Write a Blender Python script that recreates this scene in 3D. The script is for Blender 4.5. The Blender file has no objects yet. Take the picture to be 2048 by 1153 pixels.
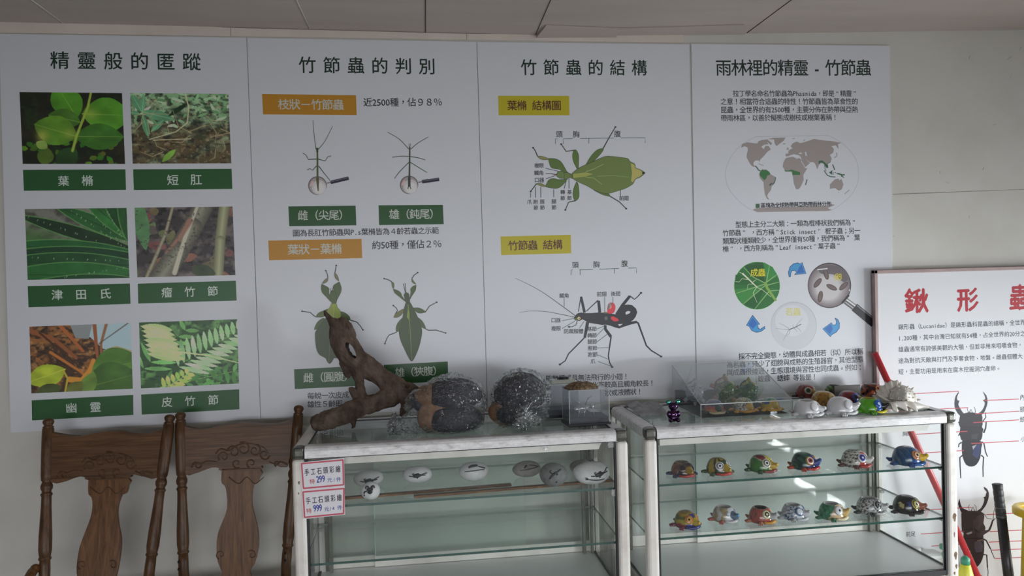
import bpy, bmesh, math, random
import numpy as np
from mathutils import Vector, Matrix, noise
from mathutils.geometry import tessellate_polygon

SC = bpy.context.scene
COL = SC.collection
random.seed(7)

# ------------------------------------------------------------------ camera
FPX, IW, IH = 1500.0, 2048.0, 1153.0
CAM_LOC = Vector((1.5186, -3.0435, 1.54267))
CAM_ROT = (1.55499, 0.0264325, -0.1302585)
cam = bpy.data.cameras.new('camera')
cam.sensor_fit = 'HORIZONTAL'; cam.sensor_width = 36.0
cam.lens = 36.0 * FPX / IW
cam.clip_start = 0.05; cam.clip_end = 60
cam_o = bpy.data.objects.new('camera', cam)
cam_o.location = CAM_LOC; cam_o.rotation_euler = CAM_ROT
COL.objects.link(cam_o); SC.camera = cam_o

# ------------------------------------------------------------------ exposure, world
SC.view_settings.view_transform = 'Standard'
SC.view_settings.look = 'None'
SC.view_settings.gamma = 1.0
SC.view_settings.use_curve_mapping = False
SC.view_settings.exposure = -0.16
SC.cycles.transparent_max_bounces = 40
SC.cycles.max_bounces = 12
SC.cycles.caustics_reflective = False
SC.cycles.sample_clamp_indirect = 60
world = bpy.data.worlds.new('world'); SC.world = world; world.use_nodes = True
bg = world.node_tree.nodes['Background']
bg.inputs[0].default_value = (0.80, 0.88, 1.0, 1); bg.inputs[1].default_value = 0.10

def area(name, loc, target, sx, sy, power, col, spread=180):
    l = bpy.data.lights.new(name, 'AREA'); l.shape = 'RECTANGLE'; l.size = sx; l.size_y = sy
    l.energy = power; l.color = col; l.spread = math.radians(spread)
    o = bpy.data.objects.new(name, l); COL.objects.link(o); o.location = loc
    o.rotation_euler = (Vector(target) - Vector(loc)).to_track_quat('-Z', 'Y').to_euler()
    return o
# daylight: the low open doorway to the right of the cabinets, and the window side of the room behind the camera; plus an added fill lamp
area('door_daylight', (5.65, -0.95, 0.80), (2.59, -0.41, 0.62), 1.3, 1.4, 22, (0.92, 0.97, 1.0), 110)
area('cabinet_fill', (5.9, -2.6, 0.50), (2.75, -0.05, 0.56), 0.6, 0.5, 7.5, (0.92, 0.97, 1.0), 50)  # added narrow lamp, no real source; brightens the right cabinet's interior
area('window_daylight', (1.5, -5.6, 1.15), (1.2, 0.0, -1.95), 5.4, 0.9, 58, (0.95, 0.965, 1.0), 105)

# ------------------------------------------------------------------ helpers
def lin1(c):
    c = c / 255.0
    return c / 12.92 if c <= 0.04045 else ((c + 0.055) / 1.055) ** 2.4
def lin(c):
    return (lin1(c[0]), lin1(c[1]), lin1(c[2]))
_R = Matrix.Rotation(CAM_ROT[2], 3, 'Z') @ Matrix.Rotation(CAM_ROT[1], 3, 'Y') @ Matrix.Rotation(CAM_ROT[0], 3, 'X')
def at(u, v, axis='y', val=0.0):
    """the point of a real plane (x, y or z = val) that the photograph shows at pixel u, v"""
    d = _R @ Vector(((u - IW / 2) / FPX, -(v - IH / 2) / FPX, -1.0))
    i = 'xyz'.index(axis)
    return CAM_LOC + d * ((val - CAM_LOC[i]) / d[i])

def new_mat(name):
    m = bpy.data.materials.new(name); m.use_nodes = True
    nt = m.node_tree
    for n in list(nt.nodes): nt.nodes.remove(n)
    out = nt.nodes.new('ShaderNodeOutputMaterial')
    return m, nt, out
def pbsdf(nt, out, color=None, rough=0.5, metal=0.0, spec=0.5, coat=0.0):
    p = nt.nodes.new('ShaderNodeBsdfPrincipled')
    if color is not None: p.inputs['Base Color'].default_value = (*color, 1)
    p.inputs['Roughness'].default_value = rough
    p.inputs['Metallic'].default_value = metal
    p.inputs['Specular IOR Level'].default_value = spec
    p.inputs['Coat Weight'].default_value = coat
    nt.links.new(p.outputs[0], out.inputs[0])
    return p
def add_bump(nt, p, scale, strength, dist=0.002, detail=4, stretch=None):
    tc = nt.nodes.new('ShaderNodeTexCoord')
    nz = nt.nodes.new('ShaderNodeTexNoise'); nz.inputs['Scale'].default_value = scale; nz.inputs['Detail'].default_value = detail
    src = tc.outputs['Object']
    if stretch:
        mp = nt.nodes.new('ShaderNodeMapping'); mp.inputs['Scale'].default_value = stretch
        nt.links.new(src, mp.inputs[0]); src = mp.outputs[0]
    nt.links.new(src, nz.inputs['Vector'])
    b = nt.nodes.new('ShaderNodeBump'); b.inputs['Strength'].default_value = strength; b.inputs['Distance'].default_value = dist
    nt.links.new(nz.outputs['Fac'], b.inputs['Height'])
    nt.links.new(b.outputs[0], p.inputs['Normal'])
    return nz
def ramp_color(nt, src, stops):
    r = nt.nodes.new('ShaderNodeValToRGB')
    e = r.color_ramp.elements
    while len(e) > 1: e.remove(e[-1])
    e[0].position = stops[0][0]; e[0].color = (*stops[0][1], 1)
    for pos, c in stops[1:]:
        q = e.new(pos); q.color = (*c, 1)
    nt.links.new(src, r.inputs[0])
    return r
def simple(name, color, rough=0.5, metal=0.0, spec=0.5, coat=0.0, bump=None):
    m, nt, out = new_mat(name)
    p = pbsdf(nt, out, color, rough, metal, spec, coat)
    if bump: add_bump(nt, p, *bump)
    return m
def noisy(name, stops, scale, rough=0.5, metal=0.0, detail=5, stretch=None, bump=0.0, bdist=0.002, spec=0.5, coat=0.0, nrough=0.6):
    m, nt, out = new_mat(name)
    p = pbsdf(nt, out, None, rough, metal, spec, coat)
    tc = nt.nodes.new('ShaderNodeTexCoord'); src = tc.outputs['Object']
    if stretch:
        mp = nt.nodes.new('ShaderNodeMapping'); mp.inputs['Scale'].default_value = stretch
        nt.links.new(src, mp.inputs[0]); src = mp.outputs[0]
    nz = nt.nodes.new('ShaderNodeTexNoise'); nz.inputs['Scale'].default_value = scale
    nz.inputs['Detail'].default_value = detail; nz.inputs['Roughness'].default_value = nrough
    nt.links.new(src, nz.inputs['Vector'])
    r = ramp_color(nt, nz.outputs['Fac'], stops)
    nt.links.new(r.outputs[0], p.inputs['Base Color'])
    if bump:
        b = nt.nodes.new('ShaderNodeBump'); b.inputs['Strength'].default_value = bump; b.inputs['Distance'].default_value = bdist
        nt.links.new(nz.outputs['Fac'], b.inputs['Height']); nt.links.new(b.outputs[0], p.inputs['Normal'])
    return m
def attr_mat(name, rough=0.4, spec=0.5, coat=0.0, bump=None):
    """paint or print whose colours are stored on the mesh"""
    m, nt, out = new_mat(name)
    p = pbsdf(nt, out, None, rough, 0.0, spec, coat)
    a = nt.nodes.new('ShaderNodeAttribute'); a.attribute_name = 'Col'
    nt.links.new(a.outputs['Color'], p.inputs['Base Color'])
    if bump: add_bump(nt, p, *bump)
    return m
def clear_mat(name, tint, ior=1.45, bump=None, gloss_rough=0.0, haze=0.0, haze_col=(0.8, 0.85, 0.85), gain=1.0):
    """clear sheet: transmits with a tint, mirrors by Fresnel, a little dust haze"""
    m, nt, out = new_mat(name)
    t = nt.nodes.new('ShaderNodeBsdfTransparent'); t.inputs[0].default_value = (*tint, 1)
    g = nt.nodes.new('ShaderNodeBsdfGlossy'); g.inputs['Roughness'].default_value = gloss_rough
    f = nt.nodes.new('ShaderNodeFresnel')
    geo = nt.nodes.new('ShaderNodeNewGeometry'); mi = nt.nodes.new('ShaderNodeMath'); mi.operation = 'MULTIPLY_ADD'   # same mirror strength from both sides of the sheet
    mi.inputs[1].default_value = 1 / ior - ior; mi.inputs[2].default_value = ior
    nt.links.new(geo.outputs['Backfacing'], mi.inputs[0]); nt.links.new(mi.outputs[0], f.inputs[0])
    mx = nt.nodes.new('ShaderNodeMixShader')
    fac = f.outputs[0]
    if gain != 1.0:
        mm = nt.nodes.new('ShaderNodeMath'); mm.operation = 'MULTIPLY'; mm.use_clamp = True
        mm.inputs[1].default_value = gain; nt.links.new(fac, mm.inputs[0]); fac = mm.outputs[0]
    base = t.outputs[0]
    if haze > 0:
        d = nt.nodes.new('ShaderNodeBsdfDiffuse'); d.inputs[0].default_value = (*haze_col, 1)
        mh = nt.nodes.new('ShaderNodeMixShader'); mh.inputs[0].default_value = haze
        nt.links.new(t.outputs[0], mh.inputs[1]); nt.links.new(d.outputs[0], mh.inputs[2]); base = mh.outputs[0]
    nt.links.new(fac, mx.inputs[0]); nt.links.new(base, mx.inputs[1]); nt.links.new(g.outputs[0], mx.inputs[2])
    nt.links.new(mx.outputs[0], out.inputs[0])
    if bump:
        tc = nt.nodes.new('ShaderNodeTexCoord')
        nz = nt.nodes.new('ShaderNodeTexNoise'); nz.inputs['Scale'].default_value = bump[0]; nz.inputs['Detail'].default_value = 4
        if len(bump) > 3: nz.inputs['Distortion'].default_value = bump[3]
        nt.links.new(tc.outputs['Object'], nz.inputs['Vector'])
        b = nt.nodes.new('ShaderNodeBump'); b.inputs['Strength'].default_value = bump[1]; b.inputs['Distance'].default_value = bump[2]
        nt.links.new(nz.outputs['Fac'], b.inputs['Height'])
        nt.links.new(b.outputs[0], g.inputs['Normal']); nt.links.new(b.outputs[0], f.inputs['Normal'])
    return m

class MB:
    """collects shapes in world (or thing-local) coordinates, then links them as ONE mesh object"""
    def __init__(s): s.v = []; s.f = []; s.mi = []; s.c = []; s.sm = []
    def add(s, verts, faces, mi=0, col=None, smooth=True):
        o = len(s.v); s.v += [tuple(p) for p in verts]
        for f in faces:
            s.f.append(tuple(i + o for i in f)); s.mi.append(mi); s.c.append(col); s.sm.append(smooth)
    def box(s, a, b, mi=0, col=None, bev=0.0):
        (x0, y0, z0), (x1, y1, z1) = a, b
        if x0 > x1: x0, x1 = x1, x0
        if y0 > y1: y0, y1 = y1, y0
        if z0 > z1: z0, z1 = z1, z0
        if bev > 0:
            bm = bmesh.new(); bmesh.ops.create_cube(bm, size=1)
            for v in bm.verts:
                v.co = ((x0 + x1) / 2 + v.co.x * (x1 - x0), (y0 + y1) / 2 + v.co.y * (y1 - y0), (z0 + z1) / 2 + v.co.z * (z1 - z0))
            bmesh.ops.bevel(bm, geom=bm.edges[:], offset=bev, segments=3, affect='EDGES', profile=0.5)
            bm.verts.index_update()
            s.add([v.co[:] for v in bm.verts], [[v.index for v in f.verts] for f in bm.faces], mi, col, False); bm.free(); return
        P = [(x0, y0, z0), (x1, y0, z0), (x1, y1, z0), (x0, y1, z0), (x0, y0, z1), (x1, y0, z1), (x1, y1, z1), (x0, y1, z1)]
        s.add(P, [(0, 3, 2, 1), (4, 5, 6, 7), (0, 1, 5, 4), (1, 2, 6, 5), (2, 3, 7, 6), (3, 0, 4, 7)], mi, col, False)
    def pane(s, a, b, thin, mi=0, edge=1):
        """slab whose two large faces (normal = axis thin) use mi and whose edges use another slot"""
        n = len(s.f); s.box(a, b, mi)
        pairs = {'z': (0, 1), 'y': (2, 4), 'x': (3, 5)}[thin]
        for k in range(6):
            if k not in pairs: s.mi[n + k] = edge
    def tube(s, pts, rad, n=12, mi=0, col=None, caps=True, flat=None):
        pts = [Vector(p) for p in pts]
        if not hasattr(rad, '__len__'): rad = [rad] * len(pts)
        rings = []; up = None
        for i, p in enumerate(pts):
            t = (pts[min(i + 1, len(pts) - 1)] - pts[max(i - 1, 0)])
            if t.length < 1e-9: t = Vector((0, 0, 1))
            t.normalize()
            if up is None:
                up = Vector((0, 0, 1)) if abs(t.z) < 0.9 else Vector((0, 1, 0))
            a = t.cross(up)
            if a.length < 1e-6: a = t.cross(Vector((1, 0, 0)))
            a.normalize(); b = a.cross(t).normalized(); up = b
            rings.append([p + (a * math.cos(2 * math.pi * k / n) + b * math.sin(2 * math.pi * k / n) * (flat or 1)) * rad[i] for k in range(n)])
        V = [q for r in rings for q in r]; F = []
        for i in range(len(rings) - 1):
            for k in range(n):
                k2 = (k + 1) % n
                F.append((i * n + k, i * n + k2, (i + 1) * n + k2, (i + 1) * n + k))
        if caps:
            F.append(tuple(range(n - 1, -1, -1))); F.append(tuple((len(rings) - 1) * n + k for k in range(n)))
        s.add(V, F, mi, col)
    def lathe(s, prof, c=(0, 0, 0), n=24, mi=0, col=None, axis=None, sx=1, sy=1):
        """prof = [(r, h)...] around an axis through c"""
        M = Matrix.Identity(3)
        if axis is not None: M = Vector(axis).to_track_quat('Z', 'Y').to_matrix()
        V = []; F = []
        for r, h in prof:
            for k in range(n):
                a = 2 * math.pi * k / n
                V.append(Vector(c) + M @ Vector((r * math.cos(a) * sx, r * math.sin(a) * sy, h)))
        for i in range(len(prof) - 1):
            for k in range(n):
                k2 = (k + 1) % n
                F.append((i * n + k, i * n + k2, (i + 1) * n + k2, (i + 1) * n + k))
        F.append(tuple(range(n - 1, -1, -1))); F.append(tuple((len(prof) - 1) * n + k for k in range(n)))
        s.add(V, F, mi, col)
    def ball(s, c, r, n=20, m=12, mi=0, col=None, rot=None):
        if not hasattr(r, '__len__'): r = (r, r, r)
        M = rot or Matrix.Identity(3)
        V = [Vector(c) + M @ Vector((0, 0, -r[2]))]; F = []
        for j in range(1, m):
            t = -math.pi / 2 + math.pi * j / m
            for k in range(n):
                a = 2 * math.pi * k / n
                V.append(Vector(c) + M @ Vector((r[0] * math.cos(t) * math.cos(a), r[1] * math.cos(t) * math.sin(a), r[2] * math.sin(t))))
        V.append(Vector(c) + M @ Vector((0, 0, r[2])))
        for k in range(n):
            F.append((0, 1 + (k + 1) % n, 1 + k))
            for j in range(m - 2):
                a = 1 + j * n; F.append((a + k, a + (k + 1) % n, a + n + (k + 1) % n, a + n + k))
            a = 1 + (m - 2) * n; F.append((a + k, a + (k + 1) % n, len(V) - 1))
        s.add(V, F, mi, col)
    def prism(s, poly, mapf, mi=0, col=None, smooth=False):
        """poly 2D, mapf(x, y, side) -> 3D, side 0 front / 1 back"""
        n = len(poly)
        V = [mapf(x, y, 0) for x, y in poly] + [mapf(x, y, 1) for x, y in poly]
        tri = tessellate_polygon([[Vector((x, y, 0)) for x, y in poly]])
        F = [tuple(t) for t in tri] + [tuple(i + n for i in reversed(t)) for t in tri]
        s.add(V, F, mi, col, False)
        s.add(V, [(i, (i + 1) % n, (i + 1) % n + n, i + n) for i in range(n)], mi, col, smooth)
    def build(s, name, mats, parent=None, label=None, local=False, fixn=True, vcol=None):
        if not isinstance(mats, (list, tuple)): mats = [mats]
        V = s.v
        if parent is not None and not local:
            top = parent
            while top.parent: top = top.parent
            Mi = top.matrix_basis.inverted()
            V = [Mi @ Vector(p) for p in V]
        me = bpy.data.meshes.new(name)
        me.from_pydata([tuple(p) for p in V], [], s.f)
        for m in mats: me.materials.append(m)
        me.polygons.foreach_set('material_index', s.mi)
        me.polygons.foreach_set('use_smooth', s.sm)
        if vcol is not None:
            a = me.color_attributes.new('Col', 'FLOAT_COLOR', 'POINT')
            arr = np.ones((len(V), 4), np.float32); arr[:, :3] = np.asarray(vcol, np.float32)
            a.data.foreach_set('color', arr.ravel())
        elif any(c is not None for c in s.c):
            a = me.color_attributes.new('Col', 'FLOAT_COLOR', 'CORNER')
            arr = []
            for f, c in zip(s.f, s.c):
                c = c or (0.8, 0.8, 0.8)
                arr += [c[0], c[1], c[2], 1.0] * len(f)
            a.data.foreach_set('color', arr)
        me.validate()
        if fixn:
            bm = bmesh.new(); bm.from_mesh(me)
            bmesh.ops.recalc_face_normals(bm, faces=bm.faces[:]); bm.to_mesh(me); bm.free()
        me.update()
        o = bpy.data.objects.new(name, me); COL.objects.link(o)
        if parent is not None: o.parent = parent
        if label: o['label'] = label
        return o
def thing(name, label, cat, loc=(0, 0, 0), rz=0.0, group=None):
    o = bpy.data.objects.new(name, None); COL.objects.link(o); o.empty_display_size = 0.05
    o.location = loc; o.rotation_euler = (0, 0, rz)
    return tag(o, label, cat, group)
def tag(o, label, cat, group=None):
    o['label'] = label; o['category'] = cat
    if group: o['group'] = group
    return o
def structure(o): o['kind'] = 'structure'; return o
def bez(p, n=6):
    """Catmull-Rom through 2D/3D points"""
    p = [Vector(q) for q in p]; out = []
    for i in range(len(p) - 1):
        a = p[max(i - 1, 0)]; b = p[i]; c = p[i + 1]; d = p[min(i + 2, len(p) - 1)]
        for k in range(n):
            t = k / n
            out.append(0.5 * ((2 * b) + (c - a) * t + (2 * a - 5 * b + 4 * c - d) * t * t + (3 * b - a - 3 * c + d) * t ** 3))
    out.append(p[-1]); return out
# ------------------------------------------------------------------ materials
M_wall = noisy('wall_paint', [(0.3, (0.60, 0.58, 0.53)), (0.55, (0.66, 0.645, 0.60)), (0.8, (0.69, 0.675, 0.63))], 2.2, 0.6, bump=0.03)
M_trim = noisy('trim_paint', [(0.35, (0.70, 0.62, 0.55)), (0.65, (0.78, 0.69, 0.62))], 5, 0.55)
M_ceil = noisy('ceiling_board', [(0.3, (0.46, 0.395, 0.36)), (0.7, (0.56, 0.485, 0.45))], 1.6, 0.75, stretch=(0.5, 3, 1))
M_ceil_l = simple('ceiling_joint_pale', (0.62, 0.58, 0.52), 0.8)
M_dark = simple('dark_crack', (0.05, 0.035, 0.025), 0.9)
M_floor = noisy('floor_tile', [(0.3, (0.52, 0.51, 0.49)), (0.7, (0.62, 0.61, 0.58))], 4, 0.5)
M_board = simple('poster_board', (0.745, 0.765, 0.81), 0.34, spec=0.5, bump=(900, 0.02, 0.0005))
M_print = attr_mat('poster_print', 0.34)
M_alu = noisy('white_painted_metal', [(0.30, (0.66, 0.62, 0.57)), (0.50, (0.80, 0.765, 0.72)), (0.75, (0.84, 0.81, 0.77))], 9, 0.35, metal=0.0, spec=0.6, detail=6)
M_top = noisy('worn_metal_edge', [(0.30, (0.36, 0.35, 0.34)), (0.42, (0.66, 0.65, 0.65)), (0.58, (0.82, 0.82, 0.83))], 70, 0.30, metal=0.15, detail=9, stretch=(0.35, 1, 1), spec=0.7, nrough=0.75)
M_chrome = noisy('dull_chrome', [(0.3, (0.30, 0.30, 0.28)), (0.7, (0.46, 0.46, 0.43))], 30, 0.22, metal=0.9)
M_cap = noisy('grey_corner_metal', [(0.3, (0.10, 0.10, 0.09)), (0.7, (0.22, 0.22, 0.20))], 30, 0.25, metal=0.8)
M_chan = noisy('olive_grey_channel', [(0.3, (0.13, 0.13, 0.11)), (0.7, (0.24, 0.24, 0.20))], 20, 0.35, metal=0.3)
M_seal = simple('black_rubber_seal', (0.02, 0.02, 0.022), 0.5)
M_glass = clear_mat('cabinet_glass', (0.985, 0.995, 0.99), 1.27, haze=0.004)
M_gback = clear_mat('green_sliding_glass', (0.965, 0.99, 0.978), 1.5, haze=0.09, haze_col=(0.88, 0.93, 0.90))
M_gwhite = clear_mat('whitish_sliding_glass', (0.955, 0.98, 0.968), 1.5, haze=0.28, haze_col=(0.90, 0.94, 0.92))
M_gshelf = clear_mat('shelf_glass', (0.965, 0.985, 0.975), 1.5, haze=0.05, haze_col=(0.66, 0.74, 0.70))
M_gtop = clear_mat('top_glass', (0.93, 0.96, 0.95), 1.5, haze=0.07, haze_col=(0.42, 0.46, 0.43))
M_gedge = simple('glass_edge', (0.015, 0.075, 0.06), 0.12, spec=0.8)
M_deck = noisy('cabinet_deck', [(0.3, (0.90, 0.92, 0.92)), (0.6, (0.94, 0.96, 0.96))], 7, 0.3)
M_acryl = clear_mat('clear_acrylic', (0.965, 0.975, 0.975), 1.3, haze=0.035, haze_col=(0.75, 0.78, 0.78))
M_acryl_d = clear_mat('dusty_acrylic', (0.97, 0.975, 0.975), 1.3, haze=0.09, haze_col=(0.70, 0.74, 0.76))
M_aedge = simple('acrylic_edge', (0.62, 0.64, 0.62), 0.2)
M_black = simple('black_plastic', (0.012, 0.013, 0.018), 0.35)
M_paint = attr_mat('glazed_paint', 0.16, 0.6, coat=0.25)
M_wood = None

# ------------------------------------------------------------------ setting
def quad_mesh(name, rows, mat, thick=None):
    mb = MB(); n = len(rows[0])
    V = [p for r in rows for p in r]
    F = [(i * n + k, i * n + k + 1, (i + 1) * n + k + 1, (i + 1) * n + k) for i in range(len(rows) - 1) for k in range(n - 1)]
    mb.add(V, F); return mb.build(name, mat)
WY = 0.006                                          # wall face, just behind the poster boards
mb = MB(); mb.box((-2.2, WY, 0), (7.4, WY + 0.12, 2.72))
wall = structure(mb.build('wall_back', M_wall))
mb = MB(); mb.box((-2.2, -8.0, -0.12), (7.4, WY + 0.12, 0)); structure(mb.build('floor', M_floor))
# ceiling: a slightly sagging board ceiling, its edge against the wall follows the photograph
edge_px = [(-900, 20), (-300, 36), (0, 45), (480, 56), (840, 65), (1071, 71), (1345, 69), (1700, 65), (2048, 60), (2500, 50), (3300, 30)]
edge = [at(u, v, 'y', WY) for u, v in edge_px]
mbc = MB(); V = []
for e in edge:
    V += [(e.x, WY + 0.1, e.z), (e.x, -0.5, e.z + 0.004), (e.x, -8.0, 2.60), (e.x, -8.0, 2.70), (e.x, WY + 0.1, 2.70)]
F = []
for i in range(len(edge) - 1):
    for k in range(5):
        k2 = (k + 1) % 5; F.append((i * 5 + k, i * 5 + k2, (i + 1) * 5 + k2, (i + 1) * 5 + k))
F.append((0, 1, 2, 3, 4)); F.append(tuple(5 * (len(edge) - 1) + k for k in (4, 3, 2, 1, 0)))
mbc.add(V, F, 0, None, False)
ceiling = structure(mbc.build('ceiling', M_ceil))
def ceil_z(x, y):
    z = edge[-1].z
    for a, b in zip(edge, edge[1:]):
        if a.x <= x <= b.x: z = a.z + (b.z - a.z) * (x - a.x) / (b.x - a.x)
    return z + 0.004 * min(1, (WY + 0.1 - y) / 0.6) + max(0, (-0.5 - y) / 7.5) * (2.60 - z - 0.004)
def on_ceiling(u, v):
    z = 2.545
    for _ in range(4):
        p = at(u, v, 'z', z); z = ceil_z(p.x, p.y)
    return at(u, v, 'z', z - 0.001)
jn = 0
for (a, b, w, m) in [((55, -6), (126, 46), 0.004, M_ceil_l), ((590, -6), (620, 58), 0.004, M_ceil_l), ((851, -6), (851, 65), 0.003, M_dark),
                     ((1104, -6), (1071, 70), 0.003, M_dark), ((1588, -4), (1494, 66), 0.003, M_dark)]:
    p, q = on_ceiling(*a), on_ceiling(*b)
    mb = MB(); mb.tube([p, q], w / 2, 6); mb.build('joint_line', m, ceiling)
# hanging patch board at the wall edge of the ceiling
pts = [on_ceiling(u, v) for u, v in [(1071, 73), (1238, 56), (1232, 76)]]
a, b = on_ceiling(1071, 72), on_ceiling(1230, 72)
c, d = on_ceiling(1240, 56), on_ceiling(1092, 50)
mb = MB(); mb.add([a - Vector((0, 0, .012)), b - Vector((0, 0, .014)), c - Vector((0, 0, .005)), d - Vector((0, 0, .004)), a, b, c, d],
                  [(0, 1, 2, 3), (4, 7, 6, 5), (0, 4, 5, 1), (1, 5, 6, 2), (2, 6, 7, 3), (3, 7, 4, 0)], 0, None, False)
jn += 1; structure(mb.build('trim_%d' % jn, M_ceil))
a, b, c, d = on_ceiling(1232, 74), on_ceiling(1490, 68), on_ceiling(1488, 49), on_ceiling(1240, 56)
mb = MB(); mb.add([p - Vector((0, 0, .004)) for p in (a, b, c, d)] + [a, b, c, d],
                  [(0, 1, 2, 3), (4, 7, 6, 5), (0, 4, 5, 1), (1, 5, 6, 2), (2, 6, 7, 3), (3, 7, 4, 0)], 0, None, False)
jn += 1; structure(mb.build('trim_%d' % jn, M_ceil))
# cover strips between ceiling and posters, butt-jointed
xs = [-2.0] + [at(u, 64, 'y', WY).x for u in (462, 933, 1366)]
zs = lambda x: ceil_z(x, 0)
for x0, x1 in zip(xs, xs[1:]):
    mb = MB()
    V = []
    for x in (x0 + 0.001, x1 - 0.001):
        V += [(x, WY, 2.505), (x, WY - 0.005, 2.505), (x, WY - 0.005, zs(x) - 0.003), (x, WY, zs(x) - 0.003)]
    mb.add(V, [(0, 1, 2, 3), (4, 7, 6, 5), (0, 4, 5, 1), (1, 5, 6, 2), (2, 6, 7, 3), (3, 7, 4, 0)], 0, None, False)
    jn += 1; structure(mb.build('trim_%d' % jn, M_trim))
# panel joints and scuffs of the wall at the right
mb = MB(); p, q = at(1786, 389, 'y', WY - 0.0004), at(2060, 379, 'y', WY - 0.0004); mb.tube([p, q], 0.0012, 6)
mb.build('joint_line', simple('wall_joint', (0.36, 0.34, 0.31), 0.9), wall)
M_scuff = simple('wall_scuff', (0.28, 0.25, 0.21), 0.9)
T = (1700, 60, 2.305)
mb = MB()
for a, b, w in [((548, 136), (553, 118), 2), ((722, 138), (748, 122), 2), ((780, 95), (792, 76), 2), ((738, 225), (744, 210), 1.5), ((415, 664), (416, 650), 2),
                ((612, 648), (617, 632), 1.6), ((548, 872), (552, 856), 1.4), ((186, 511), (192, 513), 3), ((197, 952), (203, 951), 3), ((655, 440), (675, 436), 2), ((437, 699), (460, 708), 1.2)]:
    pa = at(T[0] + a[0] / T[2], T[1] + a[1] / T[2], 'y', WY - 0.0002); pb = at(T[0] + b[0] / T[2], T[1] + b[1] / T[2], 'y', WY - 0.0002)
    r = w / 2.305 * 0.0010
    mb.tube([pa, (pa + pb) / 2, pb], [r * 0.3, r, r * 0.3], 6)
mb.build('scuff_mark', M_scuff, wall)
# ------------------------------------------------------------------ lettering
_glyph = {}
def load_glyphs(chars):
    fc = {}
    for ch in chars:
        c = bpy.data.curves.new('g', 'FONT'); c.body = ch; c.resolution_u = 2
        o = bpy.data.objects.new('g', c); COL.objects.link(o); fc[ch] = o
    bpy.context.view_layer.update()
    dg = bpy.context.evaluated_depsgraph_get()
    for ch, o in fc.items():
        me = o.evaluated_get(dg).to_mesh()
        n = len(me.vertices); co = np.empty(n * 3); me.vertices.foreach_get('co', co)
        _glyph[ch] = (co.reshape(-1, 3)[:, :2].copy(), [tuple(p.vertices) for p in me.polygons])
        o.evaluated_get(dg).to_mesh_clear()
    for o in fc.values():
        c = o.data; bpy.data.objects.remove(o); bpy.data.curves.remove(c)
    V = _glyph['國'][0]
    if '_h' in _glyph: return
    _glyph['_h'] = V[:, 1].max() - V[:, 1].min()          # the full-body square every wide character is scaled by
    _glyph['_b'] = V[:, 1].min(); _glyph['_cx'] = (V[:, 0].max() + V[:, 0].min()) / 2
def wide(ch): return ord(ch) > 0x2000
PUNCT = '，。、；：！”“'

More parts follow.
